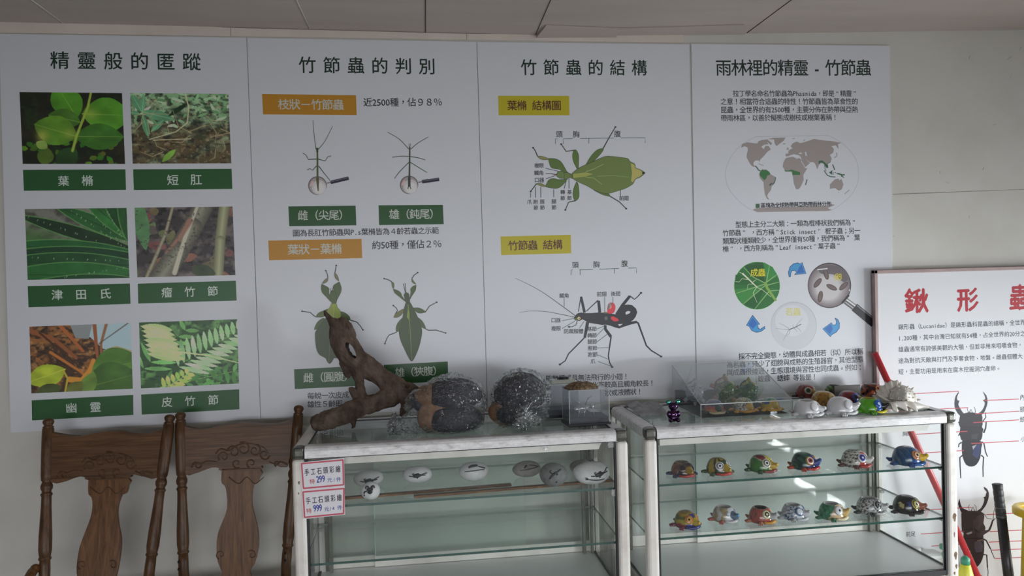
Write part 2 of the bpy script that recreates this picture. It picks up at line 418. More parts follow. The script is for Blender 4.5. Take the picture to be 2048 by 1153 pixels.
class Art:
    """flat print on a plane y = y0 of the room; coordinates are read off a view of the print
    (ox, oy, scale) and laid out on that plane, each layer of ink a hair in front of the last"""
    def __init__(s, y0, frame, white): s.y0 = y0; s.fr = frame; s.wh = white; s.mb = MB(); s.layer = 1; s.n = 0
    def P(s, x, y, k=None):
        ox, oy, sc = s.fr
        p = at(ox + x / sc, oy + y / sc, 'y', s.y0); p.y -= 0.00004 * (s.layer if k is None else k) + 0.000004 * s.n; return p
    def ink(s, c):
        w = s.wh
        a = lin(c)
        a = [max(0.003, a[i] / lin1(w[i]) * (0.745, 0.765, 0.81)[i]) for i in range(3)]
        k = min(1.0, 0.84 / max(a)); return tuple(v * k for v in a)
    def up(s): s.layer += 1; return s
    def poly(s, pts, c, outline=None, ow=4, smooth=0):
        if smooth:
            q = bez([(x, y, 0) for x, y in pts] + [(pts[0][0], pts[0][1], 0)], smooth)[:-1]; pts = [(v.x, v.y) for v in q]
        if outline: s.line(list(pts) + [pts[0]], ow, outline); s.up()
        s.n += 1
        tri = tessellate_polygon([[Vector((x, y, 0)) for x, y in pts]])
        s.mb.add([s.P(x, y) for x, y in pts], tri, 0, s.ink(c), False)
        return s
    def line(s, pts, w, c, w2=None, smooth=0):
        if smooth: pts = [(v.x, v.y) for v in bez([(x, y, 0) for x, y in pts], smooth)]
        s.n += 1
        pts = [Vector((x, y)) for x, y in pts]; n = len(pts); V = []
        if w2 is None: w2 = w
        for i, p in enumerate(pts):
            t = pts[min(i + 1, n - 1)] - pts[max(i - 1, 0)]
            if t.length < 1e-6: t = Vector((1, 0))
            t.normalize(); nn = Vector((-t.y, t.x)) * (w + (w2 - w) * i / max(1, n - 1)) / 2
            V += [s.P(p.x + nn.x, p.y + nn.y), s.P(p.x - nn.x, p.y - nn.y)]
        s.mb.add(V, [(2 * i, 2 * i + 1, 2 * i + 3, 2 * i + 2) for i in range(n - 1)], 0, s.ink(c), False); return s
    def disc(s, cx, cy, rx, ry, c, n=40, rot=0.0):
        s.n += 1; pts = []
        for k in range(n):
            a = 2 * math.pi * k / n; x, y = rx * math.cos(a), ry * math.sin(a)
            pts.append((cx + x * math.cos(rot) - y * math.sin(rot), cy + x * math.sin(rot) + y * math.cos(rot)))
        s.mb.add([s.P(x, y) for x, y in pts], [tuple(range(n))], 0, s.ink(c), False); return s
    def ring(s, cx, cy, rx, ry, w, c, n=56):
        s.line([(cx + rx * math.cos(2 * math.pi * k / n), cy + ry * math.sin(2 * math.pi * k / n)) for k in range(n + 1)], w, c); return s
    def text(s, x0, x1, b0, b1, txt, c, gap=0.0, bold=0.011, em=None, slant=0.0, ysc=1.0):
        """txt from x0 to x1, ink bottom running from b0 to b1 (all read off the print)"""
        miss = set(ch for ch in txt if ch not in _glyph and ch not in ' 　')
        if miss: load_glyphs(sorted(miss))
        wts = [1.0 if wide(ch) else 0.5 for ch in txt]
        tot = sum(wts) + gap * (len(txt) - 1)
        s.n += 1; A = s.P(x0, b0); B = s.P(x1, b1); ax = (B - A); L = ax.length; ax.normalize()
        upv = Vector((-ax.z, 0, ax.x)) if ax.x > 0 else Vector((ax.z, 0, -ax.x))
        cell = L / tot; e = cell * (em or 1.0); sc = 0.93 * e / _glyph['_h']; cur = 0.0; ink = s.ink(c)
        for ch, w in zip(txt, wts):
            if ch not in ' 　':
                V, F = _glyph[ch]
                mid = cur + w / 2; V = V.copy()
                if wide(ch):
                    gx = (V[:, 0] - _glyph['_cx']) * sc
                    if ch in PUNCT: gx = (V[:, 0] - (V[:, 0].min() + V[:, 0].max()) / 2) * sc
                else:
                    wd = V[:, 0].max() - V[:, 0].min(); f = min(1.0, 0.44 * cell / max(1e-6, wd * sc))
                    gx = (V[:, 0] - (V[:, 0].min() + V[:, 0].max()) / 2) * sc * f
                gy = (V[:, 1] - _glyph['_b']) * sc * ysc
                if ch == '，': gy = (V[:, 1] - V[:, 1].min()) * sc + 0.30 * e
                if ch in '。、': gy = (V[:, 1] - V[:, 1].min()) * sc + 0.22 * e
                o = A + ax * (mid * cell)
                offs = [(0, 0)] if not bold else ([(-bold, -bold), (bold, bold)] if bold < .02 else [(-bold, 0), (bold, 0), (0, bold), (0, -bold)])
                for kk, (dx, dy) in enumerate(offs):
                    s.mb.add([o + Vector((0, -3e-6 * kk, 0)) + ax * (gx[i] + gy[i] * slant + dx * e) + upv * (gy[i] + dy * e) for i in range(len(V))], F, 0, ink, False)
            cur += w + gap
        return s
    def out(s, name, parent, label=None, mat=None):
        o = s.mb.build(name, mat or M_print, parent, label, fixn=False); s.mb = MB(); s.n = 0; return o

class Photo:
    """a printed snapshot: colours worked out on a fine grid, one mesh with stored colours"""
    def __init__(s, w=200, h=140, base=(20, 30, 12), seed=1):
        s.w, s.h = w, h; s.rng = np.random.default_rng(seed)
        s.a = np.ones((h, w, 3)) * np.array(base, float)
        s.X, s.Y = np.meshgrid((np.arange(w) + .5) / w, (np.arange(h) + .5) / h)
    def noise(s, n, m=None):
        m = m or n; g = s.rng.random((m + 2, n + 2))
        fx = s.X * n; fy = s.Y * m; ix = fx.astype(int); iy = fy.astype(int); tx = fx - ix; ty = fy - iy
        tx = tx * tx * (3 - 2 * tx); ty = ty * ty * (3 - 2 * ty)
        return (g[iy, ix] * (1 - tx) + g[iy, ix + 1] * tx) * (1 - ty) + (g[iy + 1, ix] * (1 - tx) + g[iy + 1, ix + 1] * tx) * ty
    def fbm(s, n, o=4): return sum(s.noise(n * 2 ** k) * .5 ** k for k in range(o)) / sum(.5 ** k for k in range(o))
    def blend(s, mask, c): s.a += np.clip(mask, 0, 1)[..., None] * (np.array(c, float) - s.a)
    def mottle(s, n, lo, hi, c, amt=1.0, o=4):
        f = s.fbm(n, o); s.blend(np.clip((f - lo) / (hi - lo), 0, 1) * amt, c)
    def inside(s, pts):
        q = np.zeros_like(s.X, bool); n = len(pts)
        for i in range(n):
            (x0, y0), (x1, y1) = pts[i], pts[(i + 1) % n]
            if y0 == y1: continue
            c = ((s.Y < y0) != (s.Y < y1)) & (s.X < (x1 - x0) * (s.Y - y0) / (y1 - y0) + x0); q ^= c
        return q.astype(float)
    def segd(s, a, b):
        asp = s.h / s.w
        dx, dy = b[0] - a[0], (b[1] - a[1]) * asp; l2 = dx * dx + dy * dy + 1e-12
        t = np.clip(((s.X - a[0]) * dx + (s.Y - a[1]) * asp * dy) / l2, 0, 1)
        return np.hypot(s.X - a[0] - t * dx, (s.Y - a[1]) * asp - t * dy), t
    def stroke(s, pts, w, c, w2=None, soft=0.004, c2=None):
        n = len(pts) - 1; w2 = w if w2 is None else w2
        for i in range(n):
            d, t = s.segd(pts[i], pts[i + 1]); u = (i + t) / n; ww = w + (w2 - w) * u
            m = np.clip((ww / 2 - d) / soft + .5, 0, 1)
            if c2 is None: s.blend(m, c)
            else:
                cc = np.array(c, float) + (np.array(c2, float) - np.array(c, float)) * np.clip(d / (ww / 2 + 1e-6), 0, 1)[..., None]
                s.a += m[..., None] * (cc - s.a)
    def leaf(s, base, tip, w, c, rib=None, edge=None, grain=0.12, belly=.5):
        a = Vector(base); b = Vector(tip); d = b - a; nn = Vector((-d.y, d.x * 1.0)).normalized()
        L = []; Rr = []
        for k in range(17):
            t = k / 16; ww = w * (math.sin(math.pi * t ** (math.log(.5) / math.log(belly)))) ** .75 / 2 if 0 < t < 1 else 0
            p = a + d * t; L.append((p.x + nn.x * ww, p.y + nn.y * ww * s.w / s.h)); Rr.append((p.x - nn.x * ww, p.y - nn.y * ww * s.w / s.h))
        poly = L + Rr[::-1]
        m = s.inside(poly); f = s.fbm(6, 3)
        s.a += m[..., None] * (np.array(c, float) * (1 + (f - .5) * grain * 4)[..., None] - s.a)
        if edge is not None:
            for q in (L, Rr): s.stroke(q, .008, edge, soft=.006)
        if rib is not None: s.stroke([base, tip], .008, rib, .003)
        return m
    def build(s, art, corners, parent, label, dim=.74):
        """corners TL, TR, BR, BL in the art's own coordinates"""
        w, h = s.w, s.h
        q = [art.P(x, y) for x, y in corners]
        s.a = np.clip(s.a, 0, 255)
        A = np.empty((h + 1, w + 1, 3)); pad = np.pad(s.a, ((0, 1), (0, 1), (0, 0)), 'edge'); A[:] = pad
        A = A * dim; l = np.where(A / 255 <= .04045, A / 255 / 12.92, ((A / 255 + .055) / 1.055) ** 2.4)
        wh = np.array([lin1(v) for v in art.wh]); l = np.clip(l / wh * np.array((0.745, 0.765, 0.81)), .004, .86)
        V = []
        for j in range(h + 1):
            L = q[0].lerp(q[3], j / h); R = q[1].lerp(q[2], j / h)
            V += [L.lerp(R, i / w) for i in range(w + 1)]
        F = [(j * (w + 1) + i, (j + 1) * (w + 1) + i, (j + 1) * (w + 1) + i + 1, j * (w + 1) + i + 1) for j in range(h) for i in range(w)]
        mb = MB(); mb.add(V, F)
        return mb.build('photo_print', M_print, parent, label, fixn=False, vcol=l.reshape(-1, 3))

TXT = '''精靈般的匿蹤葉樇短肛津田氏瘤竹節幽靈皮蟲判別枝狀－近2500種，佔９８％雌（尖尾）雄鈍圖為長與P.s皆為４齡若之示範約僅２圓腹狹
每蛻一次成性５即結構頭胸複眼觸角口器爪跗脛腿轉基前翅後防禦腺體無或具法飛行小！率較高且液化雨林裡-拉丁學名命Phasmida是“”意相當符合這特食草昆
全世界有主要分佈在熱帶亞區，以善於擬態樹著稱塊球型上二大類：棍棒我們西方Stickinsect子；另少Lef則採不完變幼相似所了膀熟生殖官其他很近環境習也同。例如：蝗蟋蟀、等
卵鍬形（Lucanidae）科總1,200中台灣已知就54占約20分之雄通常誇張美觀顎但並非用來咀嚼物途對抗天敵打鬥及爭奪地盤個短功腐木挖掘洞穴產內部足手工石彩繪299元/件999元/4國只接能孵化'''
load_glyphs(sorted(set(ch for ch in TXT if ch not in '\n ')))

GREEN = (23, 54, 27); ORANGE = (122, 87, 22); YEL = (126, 119, 26); DKG = (10, 28, 21); LET = (128, 134, 132)
INK = (18, 22, 27)
fA, fB = (0, 60, 2.746), (0, 400, 2.402)
fC, fD = (490, 60, 2.883), (490, 450, 2.883)
fE, fF = (950, 80, 3.116), (950, 450, 3.116)
fG, fH = (1380, 80, 3.202), (1380, 430, 3.117)
fK, fK2, fL, fM, fN, fO = (1030, 300, 8.87), (1140, 300, 8.87), (1090, 560, 6.068), (1440, 260, 6.783), (1440, 510, 6.069), (590, 520, 5.24)
W1, W2, W3, W4 = (131, 132, 140), (138, 143, 151), (141, 145, 153), (168, 173, 183)

def poster(corners, label):
    root = thing('exhibit_poster', label, 'poster', at(*corners[3], 'y', WY), 0, 'row of white exhibit posters along the wall')
    q = [at(u, v, 'y', 0.0) for u, v in corners]
    mb = MB(); b = [Vector((p.x, WY - 0.0005, p.z)) for p in q]
    mb.add(q + b, [(0, 1, 2, 3), (7, 6, 5, 4), (0, 4, 5, 1), (1, 5, 6, 2), (2, 6, 7, 3), (3, 7, 4, 0)], 0, None, False)
    mb.build('board', M_board, root)
    return root
def bar(root, art, quad, col, txts, name='caption_bar'):
    art.layer = 1; art.poly(quad, col); o = art.out(name, root)
    art.layer = 3
    for t in txts: art.text(*t[:5], t[5], **(t[6] if len(t) > 6 else {}))
    art.out('lettering', o)

# ================================================================== poster one: six snapshots
P1 = poster([(-2, 67.5), (492.6, 75.7), (520.6, 838.6), (21.5, 866)], 'white poster with six plant snapshots over green captions, above the wooden chairs')
a = Art(0.0, fA, W1); b = Art(0.0, fB, W1)
a.layer = 2; a.text(278, 1103, 213, 222, '精靈般的匿蹤', DKG, 0.43).out('title_lettering', P1)
bar(P1, a, [(126, 769), (689, 766), (692, 879), (131, 884)], GREEN, [(320, 380, 858, 857, '葉', LET), (450, 513, 857, 856, '樇', LET)])
bar(P1, a, [(731, 766), (1272, 763), (1276, 874), (735, 880)], GREEN, [(919, 981, 854, 853, '短', LET), (1047, 1110, 852, 851, '肛', LET)])
bar(P1, b, [(133, 415), (624, 402), (627, 500), (137, 517)], GREEN, [(248, 302, 482, 481, '津', LET), (364, 417, 480, 478, '田', LET), (480, 534, 477, 475, '氏', LET)])
bar(P1, b, [(662, 403), (1133, 389), (1137, 484), (664, 499)], GREEN, [(776, 828, 470, 469, '瘤', LET), (887, 938, 466, 465, '竹', LET), (998, 1048, 463, 461, '節', LET)])
bar(P1, b, [(152, 964), (640, 938), (641, 1034), (154, 1061)], GREEN, [(317, 371, 1027, 1024, '幽', LET), (433, 486, 1022, 1019, '靈', LET)])
bar(P1, b, [(678, 936), (1149, 911), (1150, 1007), (681, 1033)], GREEN, [(777, 829, 997, 995, '皮', LET), (889, 939, 991, 989, '竹', LET), (1000, 1050, 986, 984, '節', LET)])
a.layer = b.layer = 1
# leaf insect on broad yellow-green leaves
p = Photo(205, 143, (22, 26, 16), 3); p.mottle(5, .45, .8, (38, 34, 24)); p.mottle(14, .55, .75, (30, 52, 24), .7)
rr = p.rng
for k in range(26):
    x, y = rr.random() * .95 + .02, .72 + rr.random() * .3; d = rr.random() * 6.28; l = .05 + rr.random() * .06
    p.leaf((x, y), (x + l * math.cos(d), y + l * math.sin(d)), .05, (40 + 40 * rr.random(), 80 + 40 * rr.random(), 28), None)
p.leaf((.20, 1.02), (.25, .78), .16, (74, 98, 34)); p.leaf((.35, 1.05), (.52, .78), .2, (34, 62, 28))
p.leaf((.55, .36), (.36, -.1), .30, (70, 128, 34), (120, 158, 60)); p.leaf((.58, .42), (.27, .32), .20, (62, 104, 34), (106, 140, 60))
p.leaf((.60, .30), (1.08, .32), .34, (74, 132, 36), (120, 160, 62)); p.leaf((.54, .62), (.13, .45), .30, (84, 130, 38), (130, 160, 60))
p.leaf((.52, .62), (1.0, .62), .26, (54, 102, 34), (104, 140, 52))
p.blend(np.exp(-(((p.X - .20) / .06) ** 2 + ((p.Y - .62) / .09) ** 2)) * .7, (176, 178, 84)); p.blend(np.exp(-(((p.X - .68) / .07) ** 2 + ((p.Y - .30) / .08) ** 2)) * .6, (160, 172, 70))
p.blend(np.exp(-(((p.X - .47) / .06) ** 2 + ((p.Y - .58) / .07) ** 2)) * .55, (160, 170, 76))
p.stroke([(.70, -.02), (.66, .2), (.60, .4), (.54, .6), (.49, .82)], .022, (142, 166, 62), .026, .006)
p.leaf((.14, .70), (.25, .78), .09, (120, 146, 70))
p.build(a, [(107, 341), (670, 347), (687, 736), (125, 736)], P1, 'snapshot of broad sunlit yellow-green leaves')
# grass and dead stems
p = Photo(200, 143, (48, 44, 38), 5)
p.blend(np.clip(1.1 - p.Y * 2.1 + (p.X - .5) * .4, 0, 1), (96, 128, 96)); p.mottle(9, .45, .7, (132, 158, 128), .75); p.mottle(22, .52, .68, (28, 44, 28), .75)
p.blend(np.clip((p.Y - .42) * 6, 0, 1) * np.clip(p.fbm(10) * 1.8 - .3, 0, 1), (66, 54, 36)); p.mottle(26, .55, .72, (24, 22, 20), .7)
p.mottle(30, .62, .75, (120, 108, 84), .6)
for k in range(46):
    x, y = rr.random(), rr.random() * .5; d = rr.random() * 3.1 - 3.1; l = .06 + rr.random() * .1; g = rr.random()
    p.leaf((x, y), (x + l * math.cos(d), y + l * math.sin(d)), .03, (70 + 80 * g, 104 + 76 * g, 72 + 70 * g))
for q in [((.12, .30), (.17, .62), .07), ((.10, .26), (.45, .38), .1), ((.12, .28), (.02, .02), .09), ((.12, .28), (.14, .0), .05), ((.20, .55), (.33, .38), .06), ((.10, .3), (.0, .28), .05)]:
    p.leaf(q[0], q[1], q[2], (70, 112, 84), (104, 144, 108))
p.leaf((.38, .33), (.58, .14), .05, (20, 40, 24))
for k in range(18):
    x, y = rr.random(), .3 + rr.random() * .6; d = rr.random() * 6.28; l = .15 + rr.random() * .3
    p.stroke([(x, y), (x + l * .5 * math.cos(d), y + l * .5 * math.sin(d) + .03), (x + l * math.cos(d + .3), y + l * math.sin(d + .3))], .008, (128, 116, 92), .004, .004)
p.stroke([(.56, 0), (.59, .2), (.57, .42), (.45, .55), (.18, .66)], .012, (150, 150, 118), .008, .004); p.stroke([(.22, .67), (.6, .65)], .010, (150, 138, 114), .008, .004)
p.leaf((.30, .98), (.44, .80), .06, (88, 124, 48))
p.build(a, [(714, 347), (1254, 351), (1270, 733), (729, 735)], P1, 'snapshot of grass and dry stems over bare soil', .95)
# spiny pandanus leaves
p = Photo(203, 143, (110, 112, 104), 6); p.mottle(12, .4, .7, (60, 58, 54), .8); p.blend(np.clip(1 - abs(p.Y - .4) * 5, 0, 1) * np.clip(1 - p.X * 1.9, 0, 1), (66, 104, 56))
for q in [((1.1, .62), (-.1, .08), .13, (30, 52, 34)), ((1.15, .52), (.28, -.05), .15, (38, 84, 44)), ((1.1, .5), (.55, -.2), .16, (46, 104, 48)), ((1.1, .55), (.75, -.3), .16, (30, 70, 36)), ((1.05, .6), (.95, -.3), .16, (36, 78, 40)),
          ((1.2, .70), (-.2, .50), .20, (34, 84, 44)), ((1.2, .72), (-.2, .62), .18, (28, 60, 38)), ((1.2, .84), (-.25, .73), .22, (34, 74, 42)), ((1.2, .98), (-.25, .92), .26, (40, 96, 46)), ((1.2, 1.06), (-.1, 1.1), .2, (24, 60, 34))]:
    p.leaf(q[0], q[1], q[2], q[3], (24, 46, 28), (88, 138, 76), .10)
for (x0, y0), (x1, y1), n in [((.0, .68), (1., .76), 10), ((.3, .98), (1, .84), 9), ((.45, .02), (.95, .55), 12), ((.8, .02), (.98, .5), 8), ((.62, .0), (.97, .56), 9), ((0, .09), (.7, .46), 10)]:
    for k in range(n):
        t = (k + rr.random()) / n; x, y = x0 + (x1 - x0) * t, y0 + (y1 - y0) * t; p.stroke([(x, y), (x - .012 * rr.random(), y + .022)], .006 * (.5 + rr.random()), (150, 172, 146), .002, .003)
p.build(b, [(119, 44), (608, 39), (622, 375), (133, 385)], P1, 'snapshot of long dark green leaves with spiny edges')
# knotted stem
p = Photo(196, 140, (46, 42, 44), 8); p.mottle(8, .45, .7, (84, 76, 76), .9); p.mottle(20, .55, .7, (22, 22, 24), .8); p.mottle(11, .6, .8, (104, 92, 90), .6)
for k in range(20):
    x, y = rr.random(), rr.random(); d = rr.random() * 6.28; l = .1 + rr.random() * .16; p.leaf((x, y), (x + l * math.cos(d), y + l * math.sin(d)), .09, (70 + 40 * rr.random(), 60 + 30 * rr.random(), 62), None)
p.leaf((.10, .62), (.02, -.2), .16, (68, 104, 70))
p.stroke([(.40, -.05), (.30, .4), (.20, .7), (.09, 1.02)], .03, (132, 126, 108), .04, .006, (92, 88, 74))
p.stroke([(.74, -.1), (.58, .3), (.42, .65), (.20, 1.1)], .20, (112, 110, 98), .22, .01, (62, 60, 54)); p.stroke([(.64, 0), (.50, .45), (.38, .95)], .03, (150, 146, 134), .05, .01)
p.stroke([(.56, .2), (.46, .42), (.3, .66)], .06, (120, 88, 78), .02, .02); p.mottle(40, .66, .75, (40, 38, 36), .6)
p.stroke([(.93, -.1), (.86, .5), (.82, 1.1)], .11, (132, 132, 106), .10, .008, (86, 86, 66)); p.leaf((.55, .9), (.8, .98), .14, (44, 54, 38))
p.build(b, [(646, 38), (1117, 32), (1131, 362), (660, 373)], P1, 'snapshot of pale knotted stems over dead leaves', .88)
# ghost: rusty dead leaves
p = Photo(203, 139, (58, 40, 28), 9); p.mottle(9, .4, .7, (128, 82, 46), .9); p.mottle(24, .5, .68, (34, 26, 20), .8); p.mottle(18, .6, .75, (156, 112, 66), .7)
p.blend(p.inside([(.42, 0), (1, 0), (1, .45), (.72, .38), (.60, .2), (.5, .12)]), (138, 158, 168)); p.blend(p.inside([(.40, 0), (.62, 0), (.58, .22), (.45, .2)]), (112, 116, 120))
p.blend(p.inside([(.72, .40), (.85, .34), (1, .42), (1, .52), (.72, .6)]), (142, 132, 100))
for q, w, c in [([(.0, .06), (.25, .22), (.45, .5)], .05, (116, 66, 38)), ([(.64, 0), (.66, .5)], .04, (124, 70, 42)), ([(.76, 0), (.70, .3), (.70, .55)], .03, (120, 80, 54)), ([(.98, .0), (.68, .30)], .010, (64, 48, 40)),
                ([(.1, .1), (.5, .66)], .02, (56, 36, 24)), ([(.2, .4), (.5, .72), (.6, .9)], .03, (150, 90, 40)), ([(.38, .82), (.5, .84), (.58, .7), (.62, .55)], .06, (172, 112, 44)), ([(.3, .0), (.52, .4)], .04, (140, 78, 40))]:
    p.stroke(q, w, c, w * .7, .006)
p.leaf((.34, .66), (-.03, .84), .24, (136, 150, 42), (170, 176, 70)); p.stroke([(.32, .68), (.36, .8), (.33, 1.02)], .016, (150, 136, 50), .02)
p.leaf((.60, .72), (1.1, .58), .40, (64, 98, 38), (96, 122, 50)); p.leaf((.55, .95), (1.05, .78), .40, (54, 84, 34), (90, 112, 50)); p.leaf((.5, 1.1), (.62, .72), .16, (84, 110, 48))
p.leaf((.36, 1.05), (.5, .86), .14, (84, 88, 40)); p.leaf((.04, 1.02), (.3, .92), .14, (56, 66, 34))
p.build(b, [(141, 610), (628, 592), (638, 908), (151, 931)], P1, 'snapshot of rusty dead leaves with green leaves', .84)
# ferns
p = Photo(196, 136, (38, 62, 38), 11); p.mottle(10, .5, .7, (84, 122, 72), .8); p.mottle(24, .55, .7, (22, 40, 26), .7)
def frond(base, tip, n, l, c, rib, w=.045, a0=1.0):
    bx, by = base; tx, ty = tip; d = math.atan2(ty - by, tx - bx)
    for k in range(n):
        t = (k + .5) / n; x, y = bx + (tx - bx) * t, by + (ty - by) * t; ll = l * (1 - .55 * t)
        for sg in (1, -1):
            dd = d + sg * a0; j = .85 + .3 * rr.random()
            p.leaf((x, y), (x + ll * math.cos(dd), y + ll * math.sin(dd) * 1.2), w, (c[0] * j, c[1] * j, c[2] * j), None)
    p.stroke([base, tip], .010, rib, .004, .004)
frond((.2, 1.0), (1.0, .8), 8, .22, (70, 112, 66), (120, 150, 90)); frond((1.0, 1.05), (.5, .8), 7, .2, (66, 116, 60), (44, 70, 40))
frond((.0, .75), (.5, .1), 7, .3, (84, 128, 74), (40, 60, 36)); frond((.36, .72), (1.05, .18), 12, .34, (128, 170, 118), (40, 56, 36), .05)
for k in range(7): p.leaf((.02 + .01 * k, .06 + k * .07), (.34 + .02 * k, .14 + k * .075), .09, (146, 180, 110), (170, 196, 130))
frond((.22, 1.05), (.5, .8), 6, .16, (140, 176, 84), (150, 180, 100)); p.stroke([(.3, .45), (.7, .55), (1.0, .68)], .018, (160, 190, 120), .008, .005)
p.build(b, [(668, 590), (1139, 574), (1148, 883), (677, 907)], P1, 'snapshot of pale green fern fronds', .92)

# ================================================================== poster two: telling them apart
P2 = poster([(494.2, 75.8), (952.8, 83.5), (974.2, 814), (522.4, 838.4)], 'white poster of stick and leaf insects under two orange captions, behind the driftwood')
a = Art(0.0, fC, W2); d = Art(0.0, fD, W2); o = Art(0.0, fO, W2)
a.layer = 2; a.text(312, 1098, 248, 256, '竹節蟲的判別', DKG, 0.44).out('title_lettering', P2)
bar(P2, a, [(98, 369), (640, 377), (644, 491), (104, 487)], ORANGE, [(192, 570, 459, 461, '枝狀－竹節蟲', LET)])
bar(P2, d, [(134, 91), (672, 81), (676, 192), (139, 205)], ORANGE, [(247, 560, 173, 167, '葉狀－葉樇', LET)])
bar(P2, a, [(250, 1018), (638, 1014), (642, 1127), (255, 1133)], GREEN, [(305, 602, 1099, 1095, '雌（尖尾）', LET)])
bar(P2, a, [(770, 1012), (1141, 1009), (1146, 1121), (773, 1126)], GREEN, [(832, 1124, 1093, 1089, '雄（鈍尾）', LET)])
bar(P2, d, [(283, 834), (655, 815), (658, 930), (287, 948)], GREEN, [(337, 630, 912, 899, '雌（圓腹）', LET)])
bar(P2, d, [(800, 808), (1169, 789), (1172, 903), (803, 921)], GREEN, [(866, 1140, 880, 866, '雄（狹腹）', LET)])
a.layer = d.layer = 2
a.text(683, 1138, 442, 440, '近2500種，佔９８％', INK)
a.out('lettering', P2)
d.text(275, 1118, 68, 52, '圖為長肛竹節蟲與P.s葉樇皆為４齡若蟲之示範', INK); d.out('lettering', P2)
d.text(733, 1135, 142, 133, '約50種，僅佔２％', INK); d.out('lettering', P2)
d.text(360, 600, 1007, 999, '每蛻一次皮成', INK).text(360, 563, 1056, 1049, '雄性５齡即', INK); d.out('lettering', P2)
SG = (40, 52, 34)
def lens(cx, cy, r, hx, hy):
    a.layer = 2; a.disc(cx, cy, r, r, (70, 68, 68)).up(); a.disc(cx + 1, cy + 2, r - 5, r - 5, (112, 108, 112)).up()
    a.disc(cx + r * .16, cy + r * .2, r * .78, r * .78, (136, 136, 140)).up(); a.disc(cx + r * .22, cy + r * .3, r * .58, r * .58, (156, 158, 162)).up()
    a.disc(cx - r * .62, cy - r * .2, r * .1, r * .34, (176, 150, 152), rot=.5)
    a.line([(cx + r, cy - 14), (cx + r + 26, cy - 19)], 8, (90, 88, 92)); a.line([(cx + r + 22, cy - 18), (hx, hy)], 20, (24, 24, 34)); a.up(); a.line([(cx + r + 24, cy - 22), (hx, hy - 4)], 4, (70, 70, 84))
lens(418, 898, 54, 598, 855)
a.layer = 7
a.line([(417, 685), (418, 745), (418, 860)], 9, (52, 62, 38), 11).line([(418, 855), (420, 895), (422, 930)], 18, (58, 58, 38), 5).line([(417, 680), (417, 705)], 12, SG)
for q in [[(410, 690), (398, 600), (392, 520)], [(420, 692), (462, 640), (505, 555)]]: a.line(q, 4, SG, 2.5, 4)
for q in [[(415, 745), (365, 747), (352, 722), (333, 710)], [(422, 745), (462, 756), (478, 732), (497, 726)], [(412, 785), (390, 810), (375, 800), (357, 808)], [(425, 785), (455, 825), (490, 868)]]: a.line(q, 5, SG, 3.5)
a.out('insect_picture', P2, 'green stick insect with pointed tail in a lens')
lens(946, 894, 53, 1120, 862); a.layer = 7
a.line([(950, 675), (949, 780), (947, 900)], 8, (40, 48, 36), 10).line([(947, 850), (947, 905)], 15, (40, 44, 44)).line([(942, 905), (938, 918)], 5, SG).line([(952, 905), (957, 918)], 5, SG)
a.line([(948, 680), (945, 655)], 2.5, SG).line([(951, 680), (954, 655)], 2.5, SG)
for q in [[(945, 688), (890, 630), (822, 590)], [(955, 688), (1000, 651), (1058, 617)]]: a.line(q, 4, SG, 3, 4)
for q in [[(948, 730), (905, 728), (848, 735)], [(950, 730), (1000, 738), (1040, 750)], [(947, 762), (890, 820), (862, 858)], [(950, 762), (1050, 823)]]: a.line(q, 4.5, SG, 3.5, 3)
a.out('insect_picture', P2, 'thin stick insect with blunt tail in a lens')
LG, LG2, LG3, LO = (48, 62, 33), (40, 52, 31), (58, 68, 34), (22, 28, 20)
def legs(art, L, w=11, c=(42, 46, 42)):
    for q in L:
        art.line(q, w, c, w * .8); art.disc(q[-1][0], q[-1][1], w * .95, w * .75, (36, 38, 38), 12)
o.layer = 2
legs(o, [[(345, 190), (338, 150), (322, 115)], [(418, 140), (425, 100), (432, 60)], [(217, 600), (185, 575), (160, 552), (75, 540)], [(578, 632), (650, 655), (685, 695), (712, 735)]])
o.up()
for q, c in [([(217, 600), (245, 560), (300, 535), (345, 520), (310, 590), (260, 602)], LG3), ([(470, 540), (520, 555), (565, 590), (578, 632), (530, 620), (480, 600)], LG),
             ([(203, 735), (215, 690), (250, 640), (305, 612), (300, 660), (260, 710)], LG), ([(545, 610), (590, 690), (600, 760), (560, 700)], LG2),
             ([(300, 640), (225, 740), (212, 790), (220, 900), (235, 960), (265, 1000), (320, 1030), (335, 1060), (360, 1088), (385, 1070), (410, 1030), (450, 1030), (500, 1000), (560, 900), (575, 780), (540, 650), (470, 600), (345, 600)], LG2),
             ([(385, 455), (430, 455), (445, 500), (475, 540), (470, 610), (345, 610), (335, 540), (365, 500)], (92, 104, 44)),
             ([(280, 255), (320, 275), (355, 300), (355, 345), (368, 380), (385, 445), (330, 390), (285, 340), (275, 295)], LG), ([(465, 232), (485, 290), (480, 340), (450, 400), (430, 430), (420, 350), (400, 300), (410, 265)], LG),
             ([(285, 250), (310, 215), (345, 190), (340, 225), (310, 245)], (80, 80, 56)), ([(460, 225), (430, 200), (415, 165), (418, 140), (440, 160), (455, 195)], (80, 80, 56)),
             ([(370, 345), (385, 325), (405, 325), (425, 355), (438, 430), (420, 460), (390, 455), (372, 400)], LG)]:
    o.poly(q, c, LO, 5, 3); o.up()
o.line([(408, 460), (402, 610)], 5, (120, 128, 60)).line([(380, 340), (370, 298)], 5, LO).line([(395, 330), (393, 298)], 5, LO).line([(362, 900), (355, 1080)], 4, (84, 100, 56))
o.out('insect_picture', P2, 'round-bellied green leaf insect half behind the driftwood')
o.layer = 2
